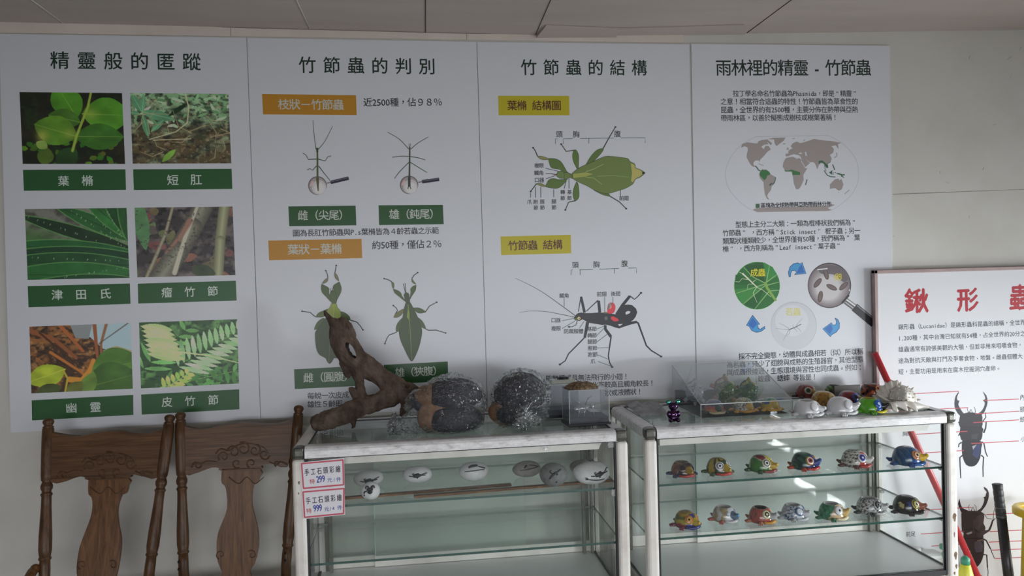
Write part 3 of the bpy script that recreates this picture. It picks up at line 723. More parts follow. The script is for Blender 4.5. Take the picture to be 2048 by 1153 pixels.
legs(o, [[(1012, 230), (975, 208), (935, 198)], [(1225, 195), (1250, 160), (1285, 135)], [(1050, 572), (1075, 530), (1060, 505), (1030, 480)], [(1365, 550), (1410, 485), (1485, 445)],
         [(1065, 760), (985, 790), (960, 830), (942, 880)], [(1365, 722), (1400, 740), (1480, 738), (1578, 768)]])
o.up()
for q, c in [([(1035, 605), (1050, 570), (1090, 540), (1145, 515), (1130, 560), (1085, 600)], (72, 76, 44)), ([(1240, 505), (1300, 505), (1350, 530), (1365, 550), (1300, 560), (1260, 535)], LG),
             ([(1062, 755), (1060, 710), (1080, 660), (1130, 610), (1125, 680), (1095, 745)], LG), ([(1275, 595), (1330, 640), (1360, 690), (1365, 722), (1310, 690)], LG),
             ([(1165, 440), (1200, 440), (1240, 510), (1280, 590), (1310, 680), (1330, 740), (1320, 830), (1290, 940), (1250, 1030), (1225, 1062), (1200, 1040), (1150, 940), (1110, 850), (1092, 770), (1100, 720), (1130, 600), (1145, 510)], LG2),
             ([(1030, 305), (1080, 325), (1110, 350), (1120, 380), (1150, 420), (1160, 440), (1080, 375), (1045, 345)], LG), ([(1270, 265), (1262, 320), (1230, 370), (1203, 415), (1205, 390), (1215, 340), (1212, 310), (1235, 280)], LG),
             ([(1012, 230), (1035, 245), (1038, 285), (1028, 300), (1018, 270)], (70, 74, 54)), ([(1225, 195), (1240, 220), (1268, 255), (1240, 245), (1225, 225)], (70, 74, 54)),
             ([(1142, 370), (1160, 345), (1190, 355), (1195, 385), (1202, 440), (1165, 442), (1150, 400)], LG2)]:
    o.poly(q, c, LO, 5, 3); o.up()
o.line([(1185, 470), (1205, 700), (1224, 1050)], 7, (96, 110, 62), 3).line([(1158, 345), (1135, 250)], 6, LO).line([(1163, 345), (1155, 245)], 6, LO)
o.poly([(1185, 480), (1172, 600), (1200, 640), (1200, 560)], (86, 104, 44))
o.out('insect_picture', P2, 'narrow leaf insect with pointed belly')

# ================================================================== poster three: anatomy
P3 = poster([(954.4, 83.8), (1378.6, 88.6), (1392.0, 795.2), (975.4, 814)], 'white poster with a leaf insect and a black stick insect under yellow captions')
e = Art(0.0, fE, W3); f = Art(0.0, fF, W3); k1 = Art(0.0, fK, W3); k2 = Art(0.0, fK2, W3); l = Art(0.0, fL, W3)
e.layer = 2; e.text(288, 1072, 219, 221, '竹節蟲的結構', DKG, 0.44).out('title_lettering', P3)
BR = (52, 26, 24)
bar(P3, e, [(144, 348), (587, 349), (589, 470), (147, 470)], YEL, [(202, 324, 438, 438, '葉樇', BR), (357, 538, 438, 438, '結構圖', BR)])
bar(P3, f, [(159, 73), (597, 62), (599, 178), (163, 189)], YEL, [(208, 391, 160, 156, '竹節蟲', BR), (425, 546, 155, 152, '結構', BR)])
e.layer = f.layer = 2
e.text(506, 546, 608, 608, '頭', INK).text(611, 651, 608, 608, '胸', INK).text(868, 908, 606, 606, '腹', INK)
for q in [[(512, 616), (501, 617), (501, 648)], [(608, 615), (549, 617), (549, 650)], [(655, 615), (866, 612)], [(710, 614), (710, 646)], [(908, 611), (1060, 610), (1060, 642)]]: e.line(q, 3.2, (40, 60, 56))
e.out('lettering', P3)
f.text(606, 646, 271, 270, '頭', INK).text(737, 777, 268, 266, '胸', INK).text(913, 953, 263, 261, '腹', INK)
for q in [[(609, 281), (599, 282), (599, 313)], [(650, 281), (735, 278)], [(655, 280), (655, 313)], [(775, 277), (897, 272)], [(868, 273), (868, 304)], [(954, 270), (1006, 268), (1006, 300)]]: f.line(q, 3.6, (30, 64, 56))
f.out('lettering', P3)
f.text(440, 960, 979, 965, '能無翅或具無法飛行的小翅！', INK).text(728, 1122, 1019, 1006, '化率較高且觸角較長！', INK).text(810, 1046, 1069, 1059, '狀或液體狀！', INK); f.out('lettering', P3)
k1.layer = k2.layer = 9
for x0, x1, bb, t in [(343, 511, 320, '複眼'), (341, 509, 450, '觸角'), (346, 517, 577, '口器'), (213, 294, 964, '爪'), (326, 407, 963, '跗'), (330, 410, 1067, '節'), (443, 526, 962, '脛'), (445, 526, 1065, '節'),
                      (650, 733, 957, '腿'), (652, 734, 1063, '節'), (807, 887, 790, '轉'), (807, 887, 897, '節'), (928, 1007, 787, '基'), (928, 1007, 895, '節')]: k1.text(x0, x1, bb, bb, t, INK)
k2.text(873, 1042, 900, 900, '前翅', INK)
for q in [[(540, 325), (770, 380)], [(545, 420), (665, 420)], [(548, 515), (720, 455)], [(278, 760), (276, 848)], [(361, 660), (364, 848)], [(457, 660), (459, 848)], [(686, 700), (688, 842)], [(912, 530), (873, 690)], [(957, 505), (960, 690)]]: k1.line(q, 10, (24, 28, 46))
k2.line([(895, 712), (895, 818)], 11, (24, 28, 46))
k1.out('lettering', P3); k2.out('lettering', P3)
e.layer = 2; GB, GF, GO = (75, 90, 51), (64, 82, 43), (26, 34, 24)
legs(e, [[(390, 725), (375, 690), (362, 672)], [(383, 897), (365, 920), (347, 945)], [(620, 688), (568, 695), (537, 650)], [(628, 1002), (583, 1012), (563, 1060)], [(798, 678), (835, 610), (875, 543)], [(830, 968), (900, 1010), (942, 1052)]], 7)
e.up()
for q, c in [([(635, 800), (615, 760), (608, 720), (618, 688), (632, 690), (645, 720), (645, 770), (642, 802)], GF), ([(633, 885), (615, 930), (612, 975), (625, 1002), (645, 985), (648, 950), (642, 900)], GF),
             ([(690, 782), (720, 730), (760, 688), (798, 678), (790, 700), (750, 745), (712, 775)], GF), ([(740, 935), (800, 955), (830, 958), (838, 975), (790, 962)], GF),
             ([(458, 740), (500, 742), (535, 760), (560, 800), (575, 825), (598, 838), (588, 850), (560, 832), (530, 808), (480, 798), (465, 770)], GF), ([(390, 725), (420, 727), (458, 742), (430, 747), (405, 740)], (96, 100, 62)),
             ([(440, 915), (460, 875), (490, 865), (520, 872), (555, 870), (578, 862), (545, 905), (510, 925), (470, 922)], GF), ([(383, 897), (410, 895), (440, 912), (415, 912)], (96, 100, 62)),
             ([(552, 830), (575, 828), (600, 840), (622, 832), (622, 866), (590, 858), (565, 868), (552, 858)], GB), ([(510, 838), (520, 822), (545, 820), (555, 835), (553, 860), (530, 862), (512, 850)], (72, 92, 54)),
             ([(605, 835), (640, 805), (690, 780), (740, 758), (810, 728), (860, 728), (900, 733), (950, 740), (965, 758), (995, 775), (1000, 798), (1030, 810), (1055, 830), (1030, 855), (1000, 868), (985, 895), (965, 910), (930, 928), (890, 940), (840, 955), (800, 955), (750, 938), (700, 910), (645, 885), (610, 862)], GB)]:
    e.poly(q, c, GO, 4, 3); e.up()
e.poly([(970, 768), (993, 780), (998, 800), (1028, 812), (1048, 830), (1028, 850), (998, 866), (984, 888), (972, 880), (978, 830)], (126, 122, 72)).up()
e.poly([(612, 836), (690, 826), (735, 836), (690, 852), (612, 862)], (112, 118, 62)).line([(690, 822), (740, 805), (800, 775)], 3, (124, 138, 84), 2).line([(690, 856), (740, 862), (790, 900)], 3, (124, 138, 84), 2).line([(760, 850), (860, 846), (960, 856)], 2.5, (104, 122, 78), 2)
e.line([(512, 842), (482, 836)], 5, (74, 44, 40)).disc(1050, 830, 10, 7, (28, 26, 28), 14)
e.out('insect_picture', P3, 'large green leaf insect seen from above')
K = (26, 27, 33); l.layer = 2
for q, w, w2, c in [([(480, 400), (437, 205)], 34, 30, K), ([(436, 205), (420, 300), (405, 388)], 13, 10, K), ([(665, 398), (650, 255)], 36, 36, K), ([(645, 248), (500, 384)], 14, 10, K), ([(872, 420), (940, 310), (1030, 198)], 40, 34, K),
                    ([(1030, 195), (1085, 238), (1120, 210), (1165, 160)], 14, 12, K), ([(517, 515), (498, 620), (482, 705)], 40, 32, K), ([(478, 705), (285, 900), (245, 985), (180, 1030)], 16, 13, K),
                    ([(730, 550), (733, 600), (800, 692)], 34, 36, K), ([(802, 690), (768, 925)], 18, 15, K), ([(767, 925), (785, 1010), (815, 1060)], 15, 15, K), ([(1095, 510), (1130, 525), (1230, 800)], 26, 18, K), ([(1228, 798), (1290, 860), (1410, 932)], 18, 14, K),
                    ([(392, 500), (375, 550), (330, 570), (292, 572)], 10, 7, K)]:
    l.line(q, w, c, w2)
for x, y in [(180, 1030), (815, 1060), (1408, 932), (1165, 160), (292, 572)]: l.disc(x, y, 16, 12, (40, 40, 44), 12)
l.up()
l.poly([(352, 460), (370, 430), (400, 405), (440, 398), (480, 405), (560, 405), (640, 398), (720, 400), (800, 410), (855, 420), (880, 380), (940, 310), (1010, 300), (1060, 310), (1105, 350), (1120, 395), (1100, 450), (1070, 490), (1040, 508), (1112, 498), (1130, 522), (1040, 545), (960, 570), (900, 592), (850, 580), (800, 560), (740, 545), (690, 550), (640, 540), (560, 528), (520, 520), (490, 500), (455, 480), (420, 500), (380, 495), (355, 480)], K).up()
l.poly([(985, 388), (1010, 378), (1035, 385), (1030, 405), (985, 425), (975, 405)], W3).poly([(885, 542), (945, 535), (905, 565)], W3)
l.poly([(755, 385), (765, 300), (800, 275), (840, 290), (855, 340), (830, 405), (760, 408)], (186, 54, 66), smooth=3).poly([(800, 455), (830, 445), (890, 480), (885, 500), (840, 505), (805, 480)], (160, 44, 52), smooth=3)
l.up(); l.poly([(758, 365), (765, 300), (800, 277), (815, 290), (790, 340)], (30, 26, 30))
for k in range(6): l.line([(768, 355 - k * 12), (782, 345 - k * 11), (790, 352 - k * 12), (806, 330 - k * 9)], 4, (200, 190, 184))
l.disc(740, 468, 20, 24, (62, 70, 66)).disc(735, 400, 28, 9, (92, 76, 52)).disc(375, 480, 18, 16, (58, 66, 44)).up()
l.disc(412, 468, 19, 18, (196, 184, 132)).up().disc(416, 468, 8, 8, (60, 48, 30))
l.out('insect_picture', P3, 'black stick insect with red wing buds')
f.layer = 3; f.line([(250, 333), (330, 370), (420, 420), (520, 490), (622, 565)], 2, (44, 46, 48), 5, 6).line([(275, 548), (340, 538), (430, 540), (520, 555), (620, 576)], 1.5, (60, 62, 60), 5, 6); f.out('insect_picture', P3, 'two long antennae of the black insect')
l.layer = 8
for x0, x1, bb, t in [(174, 291, 222, '觸角'), (629, 748, 204, '前翅'), (799, 916, 199, '後翅'), (74, 190, 520, '口器'), (75, 192, 620, '複眼'), (229, 466, 655, '防禦腺體'), (515, 627, 625, '基節'), (515, 630, 705, '轉節'), (517, 632, 780, '腿節'), (519, 634, 858, '脛節'), (521, 638, 938, '跗節'), (552, 609, 1019, '爪')]:
    l.text(x0, x1, bb + 1, bb - 1, t, INK)
for q in [[(232, 225), (233, 325)], [(724, 212), (726, 400)], [(824, 205), (824, 285)], [(207, 497), (355, 470)], [(207, 592), (365, 503)], [(420, 585), (475, 505)], [(625, 600), (720, 562)], [(628, 678), (715, 590)], [(632, 755), (755, 662)], [(637, 828), (770, 824)], [(640, 912), (768, 966)], [(640, 990), (815, 1055)]]:
    l.line(q, 6.5, (34, 66, 62))
l.out('lettering', P3)

# ================================================================== poster four: spirits of the rain forest
P4 = poster([(1382.6, 87.8), (1779.6, 91.6), (1787.4, 776.3), (1394.2, 795)], 'white poster with a grey world map and a life-cycle diagram, behind the turtle ornaments')
g = Art(0.0, fG, (146, 149, 160)); h = Art(0.0, fH, (178, 184, 193)); m = Art(0.0, fM, (152, 156, 165)); n = Art(0.0, fN, (176, 182, 191))
g.layer = 2; g.text(166, 760, 229, 229, '雨林裡的精靈', DKG).text(800, 826, 229, 229, '-', DKG, em=1.9).text(868, 1160, 229, 229, '竹節蟲', DKG); g.out('title_lettering', P4)
g.text(275, 1074, 363, 362, '拉丁學名命名竹節蟲為Phasmida，即是“精靈”', INK).text(195, 1076, 416, 414, '之意！相當符合這蟲的特性！竹節蟲皆為草食性的', INK).text(196, 1076, 469, 466, '昆蟲，全世界約有2500種，主要分佈在熱帶與亞熱', INK).text(197, 948, 521, 516, '帶雨林區，以善於擬態成樹枝或樹葉著稱！', INK)
g.out('lettering', P4)
GR, MG = (112, 106, 108), (34, 84, 44); m.layer = 2
top = [(490, 92), (1470, 75)]; left = [(490, 92), (300, 195), (160, 350), (90, 500), (76, 610), (105, 770), (220, 930), (380, 1060), (520, 1117)]; right = [(1470, 75), (1640, 168), (1770, 290), (1850, 420), (1880, 580), (1862, 730), (1775, 890), (1640, 1010), (1520, 1085), (1450, 1100)]
m.line(top, 3, (104, 108, 116)).line(left, 3, (104, 108, 116), None, 5).line(right, 3, (104, 108, 116), None, 5).up()
for q in [[(300, 192), (370, 168), (440, 178), (500, 185), (520, 165), (580, 150), (640, 170), (660, 195), (600, 200), (560, 230), (590, 262), (620, 215), (660, 220), (690, 265), (640, 300), (600, 350), (565, 385), (540, 410), (540, 440), (525, 415), (480, 415), (455, 440), (455, 480), (490, 492), (470, 502), (440, 497), (410, 465), (385, 420), (360, 370), (365, 320), (378, 285), (375, 240), (335, 222), (285, 242)],
          [(650, 125), (720, 108), (890, 105), (860, 150), (800, 195), (765, 220), (740, 180), (735, 130)], [(505, 160), (560, 140), (640, 128), (705, 180), (690, 210), (650, 170)],
          [(545, 555), (580, 535), (630, 540), (690, 605), (755, 640), (745, 720), (700, 770), (690, 820), (650, 870), (640, 900), (668, 947), (640, 940), (610, 880), (595, 780), (590, 710), (545, 660), (530, 610)],
          [(890, 385), (960, 365), (1030, 370), (1090, 390), (1110, 430), (1150, 520), (1185, 520), (1130, 610), (1135, 680), (1100, 760), (1070, 805), (1030, 805), (1000, 720), (990, 640), (970, 570), (890, 565), (850, 500), (860, 440)],
          [(890, 358), (890, 325), (930, 320), (925, 290), (960, 260), (985, 255), (958, 220), (990, 180), (1040, 158), (1090, 180), (1150, 165), (1280, 122), (1340, 135), (1420, 145), (1500, 150), (1645, 175), (1600, 195), (1608, 262), (1570, 210), (1510, 220), (1545, 260), (1535, 310), (1490, 340), (1515, 390), (1500, 430), (1460, 445), (1470, 500), (1440, 500), (1430, 450), (1390, 440), (1345, 470), (1320, 537), (1290, 460), (1260, 435), (1220, 440), (1165, 400), (1220, 450), (1165, 500), (1150, 510), (1105, 420), (1098, 370), (1070, 345), (1040, 340), (1000, 330), (985, 335), (950, 345), (920, 360)],
          [(1490, 800), (1490, 740), (1560, 670), (1610, 662), (1620, 690), (1645, 662), (1675, 740), (1650, 810), (1610, 826), (1560, 790)], [(445, 1082), (500, 1060), (1500, 1030), (1500, 1000), (1558, 1020), (1460, 1062), (1515, 1085), (1440, 1102), (500, 1116)]]:
    m.poly(q, GR)
for q, w in [([(1755, 815), (1690, 872)], 9), ([(1582, 310), (1585, 355), (1550, 380)], 12), ([(905, 270), (920, 240), (930, 270)], 14), ([(522, 460), (590, 485)], 8), ([(855, 190), (885, 188)], 12), ([(980, 120), (1015, 117)], 8), ([(1130, 150), (1150, 130)], 8), ([(1605, 850), (1612, 846)], 12)]: m.line(q, w, GR)
m.up()
m.poly([(1065, 320), (1090, 305), (1120, 320), (1090, 330)], (148, 152, 161)).poly([(1150, 300), (1170, 300), (1180, 355), (1160, 350)], (148, 152, 161)).line([(1100, 420), (1148, 500)], 9, (148, 152, 161)).poly([(985, 360), (1040, 375), (1100, 370), (1040, 395), (1020, 380)], (148, 152, 161))
m.poly([(550, 570), (570, 535), (590, 550), (625, 540), (670, 570), (685, 605), (640, 620), (630, 655), (600, 684), (550, 630), (535, 600)], MG).poly([(870, 545), (910, 555), (970, 540), (1020, 555), (1085, 575), (1085, 612), (1000, 612), (985, 570), (960, 560), (890, 568)], MG).line([(985, 570), (992, 615)], 14, MG)
m.poly([(1345, 420), (1390, 415), (1430, 450), (1465, 480), (1470, 515), (1445, 520), (1420, 480), (1400, 455), (1345, 440)], (38, 74, 50))
for q, w in [([(480, 488), (500, 512), (522, 545), (548, 558)], 14), ([(755, 645), (745, 700), (712, 745)], 12), ([(670, 755), (705, 722)], 18), ([(1345, 425), (1348, 462)], 14), ([(1420, 470), (1425, 530), (1440, 560)], 9), ([(1412, 552), (1455, 615), (1500, 635), (1565, 640)], 13), ([(1527, 470), (1540, 500), (1555, 545)], 14),
             ([(1590, 590), (1660, 612), (1692, 608)], 18), ([(1640, 620), (1680, 645)], 14), ([(1535, 575), (1530, 610)], 10), ([(1555, 575), (1580, 590)], 8), ([(1180, 672), (1160, 750)], 13), ([(1500, 432), (1455, 460)], 10)]: m.line(q, w, (34, 66, 50))
m.poly([(1478, 582), (1525, 545), (1517, 607)], (34, 66, 50)).poly([(482, 1005), (537, 1003), (537, 1058), (484, 1060)], (38, 74, 46))
m.up(); m.text(553, 1508, 1058, 1036, '區塊為全球熱帶與亞熱帶雨林分佈', (20, 22, 28), bold=0.022)
m.out('world_map', P4)
h.layer = 2
h.text(283, 1040, 81, 66, '型態上主分二大類：一類為棍棒狀我們稱為”', INK).text(204, 1062, 133, 117, '竹節蟲” ，西方稱”Stick insect” 棍子蟲；另一', INK).text(204, 1060, 185, 160, '類葉狀種類較少，全世界僅有50種，我們稱為” 葉', INK).text(204, 944, 233, 211, '樇” ，西方則稱為”Leaf insect”葉子蟲”', INK)
h.out('lettering', P4)
h.text(303, 1080, 905, 871, '採不完全變態，幼體與成蟲相若（似）所以稱', INK).text(228, 1080, 957, 920, '為若蟲，只少了翅膀與成熟的生殖器官，其他型態', INK).text(228, 1080, 1005, 969, '與成蟲很接近，生態環境與習性也同成蟲。例如：', INK).text(422, 500, 1043, 1040, '蝗蟲', INK).text(543, 622, 1040, 1037, '蟋蟀', INK).text(643, 795, 1036, 1029, '等皆是！', INK)
h.out('lettering', P4)
n.layer = 2
n.disc(448, 376, 282, 293, (150, 186, 158)); n.up().disc(449, 376, 277, 288, (38, 96, 48)); n.up()
n.poly([(300, 130), (520, 90), (540, 340), (420, 300)], (30, 76, 40)).poly([(530, 90), (640, 150), (700, 260), (570, 330)], (48, 118, 60)).poly([(180, 420), (520, 380), (280, 600), (200, 500)], (52, 118, 58)).poly([(300, 600), (540, 400), (430, 660)], (30, 82, 42)).poly([(560, 420), (700, 400), (690, 500), (640, 540)], (44, 104, 54)).poly([(190, 240), (350, 300), (480, 360), (175, 360)], (34, 86, 44)); n.up()
for q in [[(560, 350), (600, 130)], [(560, 350), (400, 270), (285, 150)], [(560, 350), (195, 470)], [(550, 370), (280, 600)], [(590, 450), (420, 660)], [(570, 370), (720, 330)], [(600, 440), (720, 430)], [(570, 330), (690, 240)]]: n.line(q, 12, (124, 160, 108), 6)
n.line([(545, 330), (570, 400), (680, 560)], 38, (110, 146, 70), 28); n.up()
n.line([(270, 225), (340, 290), (450, 395)], 20, (196, 202, 182), 12)
for q in [[(235, 212), (285, 235)], [(450, 395), (520, 430), (620, 512)], [(340, 300), (265, 292), (232, 330), (185, 325)], [(410, 355), (340, 355), (330, 415)], [(445, 395), (400, 465), (450, 580)], [(400, 330), (440, 300)]]: n.line(q, 7, (182, 194, 164), 4)
n.text(368, 552, 264, 262, '成蟲', (186, 178, 40), bold=0.012); n.out('cycle_picture', P4, 'round picture of a stick insect on a green leaf')
n.layer = 2
n.disc(1328, 372, 264, 276, (56, 54, 58)).up()
for i in range(8):
    t = i / 7; n.disc(1326 - 14 * t, 374 + 30 * t, 254 - 110 * t, 264 - 120 * t, (104 + 62 * t, 98 + 68 * t, 104 + 66 * t)).up()
n.poly([(1180, 160), (1300, 125), (1480, 160), (1570, 270), (1500, 330), (1380, 240), (1230, 230)], (88, 84, 90), smooth=4).up()
for x, y, r in [(1287, 235, 1.3), (1185, 342, -.9), (1355, 395, .45), (1500, 380, -.75), (1217, 508, -1.4)]: n.disc(x, y, 70, 30, (72, 64, 66), 24, r)
n.up()
for x, y, r in [(1287, 235, 1.3), (1185, 342, -.9), (1355, 395, .45), (1500, 380, -.75), (1217, 508, -1.4)]: n.disc(x, y, 58, 20, (96, 84, 84), 20, r)
n.line([(1180, 180), (1305, 168)], 14, (222, 226, 230)).line([(1570, 420), (1568, 440)], 12, (210, 214, 218))
n.line([(1525, 560), (1640, 645)], 76, (70, 70, 74)).up().line([(1535, 545), (1645, 625)], 20, (190, 194, 200)).line([(1520, 575), (1620, 650)], 16, (150, 152, 158)); n.line([(1630, 635), (1870, 835)], 104, (34, 36, 42)); n.up(); n.line([(1660, 615), (1880, 790)], 12, (120, 124, 130)); n.line([(1480, 590), (1565, 490)], 22, (40, 40, 44))
n.text(1390, 1478, 318, 317, '卵', (196, 184, 44), bold=0.012); n.out('cycle_picture', P4, 'round picture of eggs under a magnifying glass')
n.layer = 2
n.disc(895, 862, 279, 292, (150, 155, 164)); n.up().disc(894, 865, 274, 287, (168, 173, 182)); n.up(); n.disc(870, 800, 200, 190, (176, 181, 190)); n.up()
n.line([(835, 910), (915, 880), (985, 842)], 11, (74, 76, 80), 8)
for q in [[(835, 895), (790, 865), (722, 832)], [(915, 880), (940, 840), (1000, 775)], [(835, 910), (680, 895)], [(835, 910), (800, 980), (765, 1040)], [(850, 910), (840, 960), (805, 985)], [(900, 890), (940, 935)], [(925, 880), (965, 905), (985, 940)], [(890, 880), (885, 850)]]: n.line(q, 5, (112, 116, 122), 3)
n.text(795, 980, 742, 738, '若蟲', (176, 174, 104), bold=0.012); n.out('cycle_picture', P4, 'round pale picture of a young stick insect')
BL, BL2, BO = (58, 128, 178), (46, 92, 160), (26, 44, 96)
for pts, rib in [([(838, 268), (830, 215), (848, 150), (890, 110), (945, 97), (975, 112), (995, 92), (1045, 228), (905, 240), (930, 212), (905, 190), (872, 195), (858, 225), (855, 270)], [(990, 120), (1025, 215), (930, 225), (960, 150)]),
                 ([(1395, 770), (1430, 785), (1450, 830), (1448, 890), (1410, 940), (1365, 965), (1340, 995), (1247, 900), (1355, 825), (1370, 855), (1405, 850), (1415, 810)], [(1345, 845), (1270, 900), (1335, 965), (1370, 900)]),
                 ([(395, 735), (483, 845), (455, 855), (465, 890), (490, 905), (545, 868), (545, 895), (500, 930), (440, 942), (385, 920), (355, 870), (320, 860)], [(397, 762), (455, 838), (400, 900), (345, 845)])]:
    n.layer = 2; n.poly(pts, BL, (196, 204, 216), 16).up(); n.line(pts + [pts[0]], 7, BO); n.up(); n.poly(rib, BL2)
    n.out('cycle_arrow', P4)
# ------------------------------------------------------------------ beetle board leaning by the wall
fI, fJ, fQ = (1730, 520, 3.604), (1730, 780, 3.091), (1880, 940, 5.411)
BY = -0.026
M_bframe = noisy('mauve_frame', [(0.3, (0.36, 0.25, 0.24)), (0.7, (0.46, 0.34, 0.33))], 12, 0.4)
M_bboard = simple('gloss_white_board', (0.78, 0.79, 0.82), 0.42, spec=0.2)
M_bprint = attr_mat('gloss_print', 0.42, 0.2)
tl, bl = at(1747.2, 541, 'y', BY), at(1754.5, 800, 'y', BY)
X0, X1, Z1, Z0 = tl.x, tl.x + 1.20, tl.z, 0.10
board = thing('framed_board', 'white board about stag beetles in a mauve frame, behind the right cabinet', 'poster', (X0, BY, Z0))
mb = MB(); mb.box((X0 + .004, BY, Z0 + .004), (X1 - .004, BY + .012, Z1 - .004)); mb.build('board', M_bboard, board)
FW = 0.0155
for k, (p, q) in enumerate([((X0, Z1 - FW), (X1, Z1)), ((X0, Z0), (X1, Z0 + FW)), ((X0, Z0), (X0 + FW, Z1)), ((X1 - FW, Z0), (X1, Z1))]):
    mb = MB(); mb.box((p[0], BY - .006, p[1]), (q[0], BY + .016, q[1]), bev=.002); mb.build('frame', M_bframe, board)
WB = (214, 217, 226); RED = (176, 52, 62); DK = (70, 74, 84)
i_ = Art(BY, fI, WB); j = Art(BY, fJ, WB); qa = Art(BY, fQ, (196, 198, 204))
i_.layer = 3
i_.text(290, 455, 384, 379, '鍬', RED, bold=0.03, ysc=.98).text(667, 818, 374, 366, '形', RED, bold=0.03, ysc=1.02).text(1043, 1196, 364, 358, '蟲', RED, bold=0.03, ysc=1.08); i_.out('title_lettering', board, mat=M_bprint)
for x0, w, b0, t in [(240, 24, 505, '鍬形蟲（Lucanidae）是鍬形蟲科昆蟲的總稱，全世界'), (240, 24, 586, '1,200種，其中台灣已知就有54種，占全世界約20分之'), (240, 24, 667, '雄蟲通常有誇張美觀的大顎，但並非用來咀嚼食物，'), (240, 24, 749, '途為對抗天敵與打鬥及爭奪食物、地盤。雌蟲個體大'), (240, 24, 829, '短，主要功用是用來在腐木挖掘洞穴產卵。')]:
    n_ = sum(1 if wide(ch) else .5 for ch in t); x1 = x0 + 39.0 * n_
    i_.text(x0, x1, b0, b0 - 0.0385 * (x1 - x0), t, DK, slant=-0.03, em=.94)
i_.out('lettering', board, mat=M_bprint)
j.layer = 3
j.text(263, 293, 32, 30, '顎', DK).text(232, 290, 288, 285, '胸部', DK).text(252, 312, 911, 907, '前足', DK).text(957, 990, 65, 64, '內', DK).text(957, 990, 141, 140, '頭', DK).text(957, 990, 203, 202, '頭', DK).text(962, 992, 323, 321, '小', DK)
j.out('lettering', board, mat=M_bprint)
j.layer = 22; RL = (190, 74, 86)
for q in [[(303, 25), (580, 10)], [(440, 121), (636, 111)], [(680, 150), (955, 133)], [(668, 203), (952, 187)], [(315, 276), (632, 257)], [(655, 333), (950, 317)], [(372, 391), (610, 376)], [(735, 67), (950, 58)],
          [(345, 893), (610, 876)], [(410, 968), (590, 955)], [(330, 747), (660, 727)], [(750, 772), (1000, 761)], [(770, 878), (1000, 867)], [(765, 943), (1000, 934)], [(783, 993), (1000, 984)], [(805, 1045), (1000, 1035)], [(620, 1098), (650, 1096)]]: j.line(q, 4.5, RL)
j.out('pointer_line', board, mat=M_bprint)
BK = (40, 37, 44); j.layer = 3
for q, w in [([(725, 200), (747, 172), (743, 140)], 7), ([(733, 268), (745, 240), (750, 195)], 11), ([(720, 322), (735, 332), (745, 385), (757, 415)], 9), ([(718, 405), (733, 418), (729, 480), (730, 540)], 9), ([(590, 192), (576, 206)], 7), ([(588, 268), (578, 286)], 9), ([(598, 325), (581, 337), (578, 356)], 9), ([(605, 405), (586, 420), (588, 480), (592, 548)], 9), ([(640, 142), (632, 118), (638, 112)], 3.5), ([(682, 142), (680, 118), (674, 106)], 3.5), ([(640, 150), (655, 122), (668, 150)], 6)]: j.line(q, w, BK, w * .7)
j.up()
for q, c in [([(580, 12), (560, 40), (552, 85), (560, 125), (585, 160), (605, 165), (622, 158), (604, 140), (588, 115), (577, 90), (584, 68), (572, 66), (569, 45), (580, 20)], (52, 52, 62)), ([(726, 10), (750, 35), (758, 75), (748, 115), (730, 150), (700, 160), (684, 152), (712, 140), (733, 112), (741, 80), (728, 66), (742, 60), (741, 40)], (52, 52, 62)),
             ([(588, 160), (600, 152), (640, 140), (690, 145), (722, 155), (725, 190), (722, 232), (660, 242), (588, 232), (582, 195)], (44, 40, 46)), ([(590, 230), (722, 230), (726, 265), (722, 300), (700, 320), (610, 320), (590, 295), (586, 262)], (38, 35, 42)), ([(600, 318), (715, 318), (719, 360), (712, 420), (690, 462), (660, 476), (625, 465), (605, 420), (598, 370)], (30, 29, 38))]:
    j.poly(q, c, smooth=2); j.up()
j.poly([(672, 345), (716, 335), (714, 385), (695, 430), (664, 405)], (44, 50, 92)).poly([(662, 350), (690, 340), (668, 372)], (150, 150, 160)).poly([(655, 280), (700, 270), (690, 305), (660, 305)], (56, 52, 60))
j.line([(592, 231), (722, 231)], 3, (20, 18, 22)).line([(658, 330), (662, 470)], 3, (18, 17, 24)).line([(600, 318), (715, 318)], 3, (20, 18, 22))
j.out('beetle_picture', board, 'large black stag beetle seen from above', mat=M_bprint)
qa.layer = 3
for q, w in [([(480, 480), (510, 530), (570, 535)], 7), ([(530, 660), (552, 610), (572, 545)], 24), ([(570, 560), (600, 525)], 10), ([(578, 545), (578, 480), (592, 412)], 7), ([(470, 752), (500, 768), (545, 855)], 18), ([(545, 850), (562, 900), (592, 966)], 9), ([(460, 920), (505, 925), (514, 1060)], 18), ([(514, 1055), (520, 1100), (517, 1180)], 9), ([(318, 450), (308, 400), (320, 378)], 6), ([(392, 446), (390, 400), (370, 380)], 6), ([(335, 450), (357, 405), (376, 450)], 10)]: qa.line(q, w, (48, 38, 42), w * .75)
qa.up()
for q, c in [([(213, 315), (222, 370), (250, 420), (312, 448), (290, 475), (240, 475), (215, 430), (195, 370)], (46, 36, 40)), ([(472, 185), (505, 205), (528, 250), (525, 310), (500, 380), (465, 430), (435, 462), (395, 452), (440, 420), (468, 370), (480, 318), (468, 302), (490, 290), (496, 265), (503, 240), (480, 215)], (48, 40, 46)),
             ([(230, 480), (240, 465), (310, 448), (400, 448), (470, 470), (478, 520), (470, 580), (485, 610), (490, 650), (440, 692), (260, 692), (235, 640), (232, 560)], (50, 40, 40)), ([(255, 690), (445, 690), (470, 740), (478, 820), (472, 920), (440, 1010), (390, 1062), (340, 1062), (290, 1000), (265, 900), (250, 780)], (48, 36, 38)),
             ([(400, 725), (395, 695), (450, 668), (520, 652), (532, 668), (490, 695), (440, 728)], (58, 44, 52))]: qa.poly(q, c, smooth=2); qa.up()
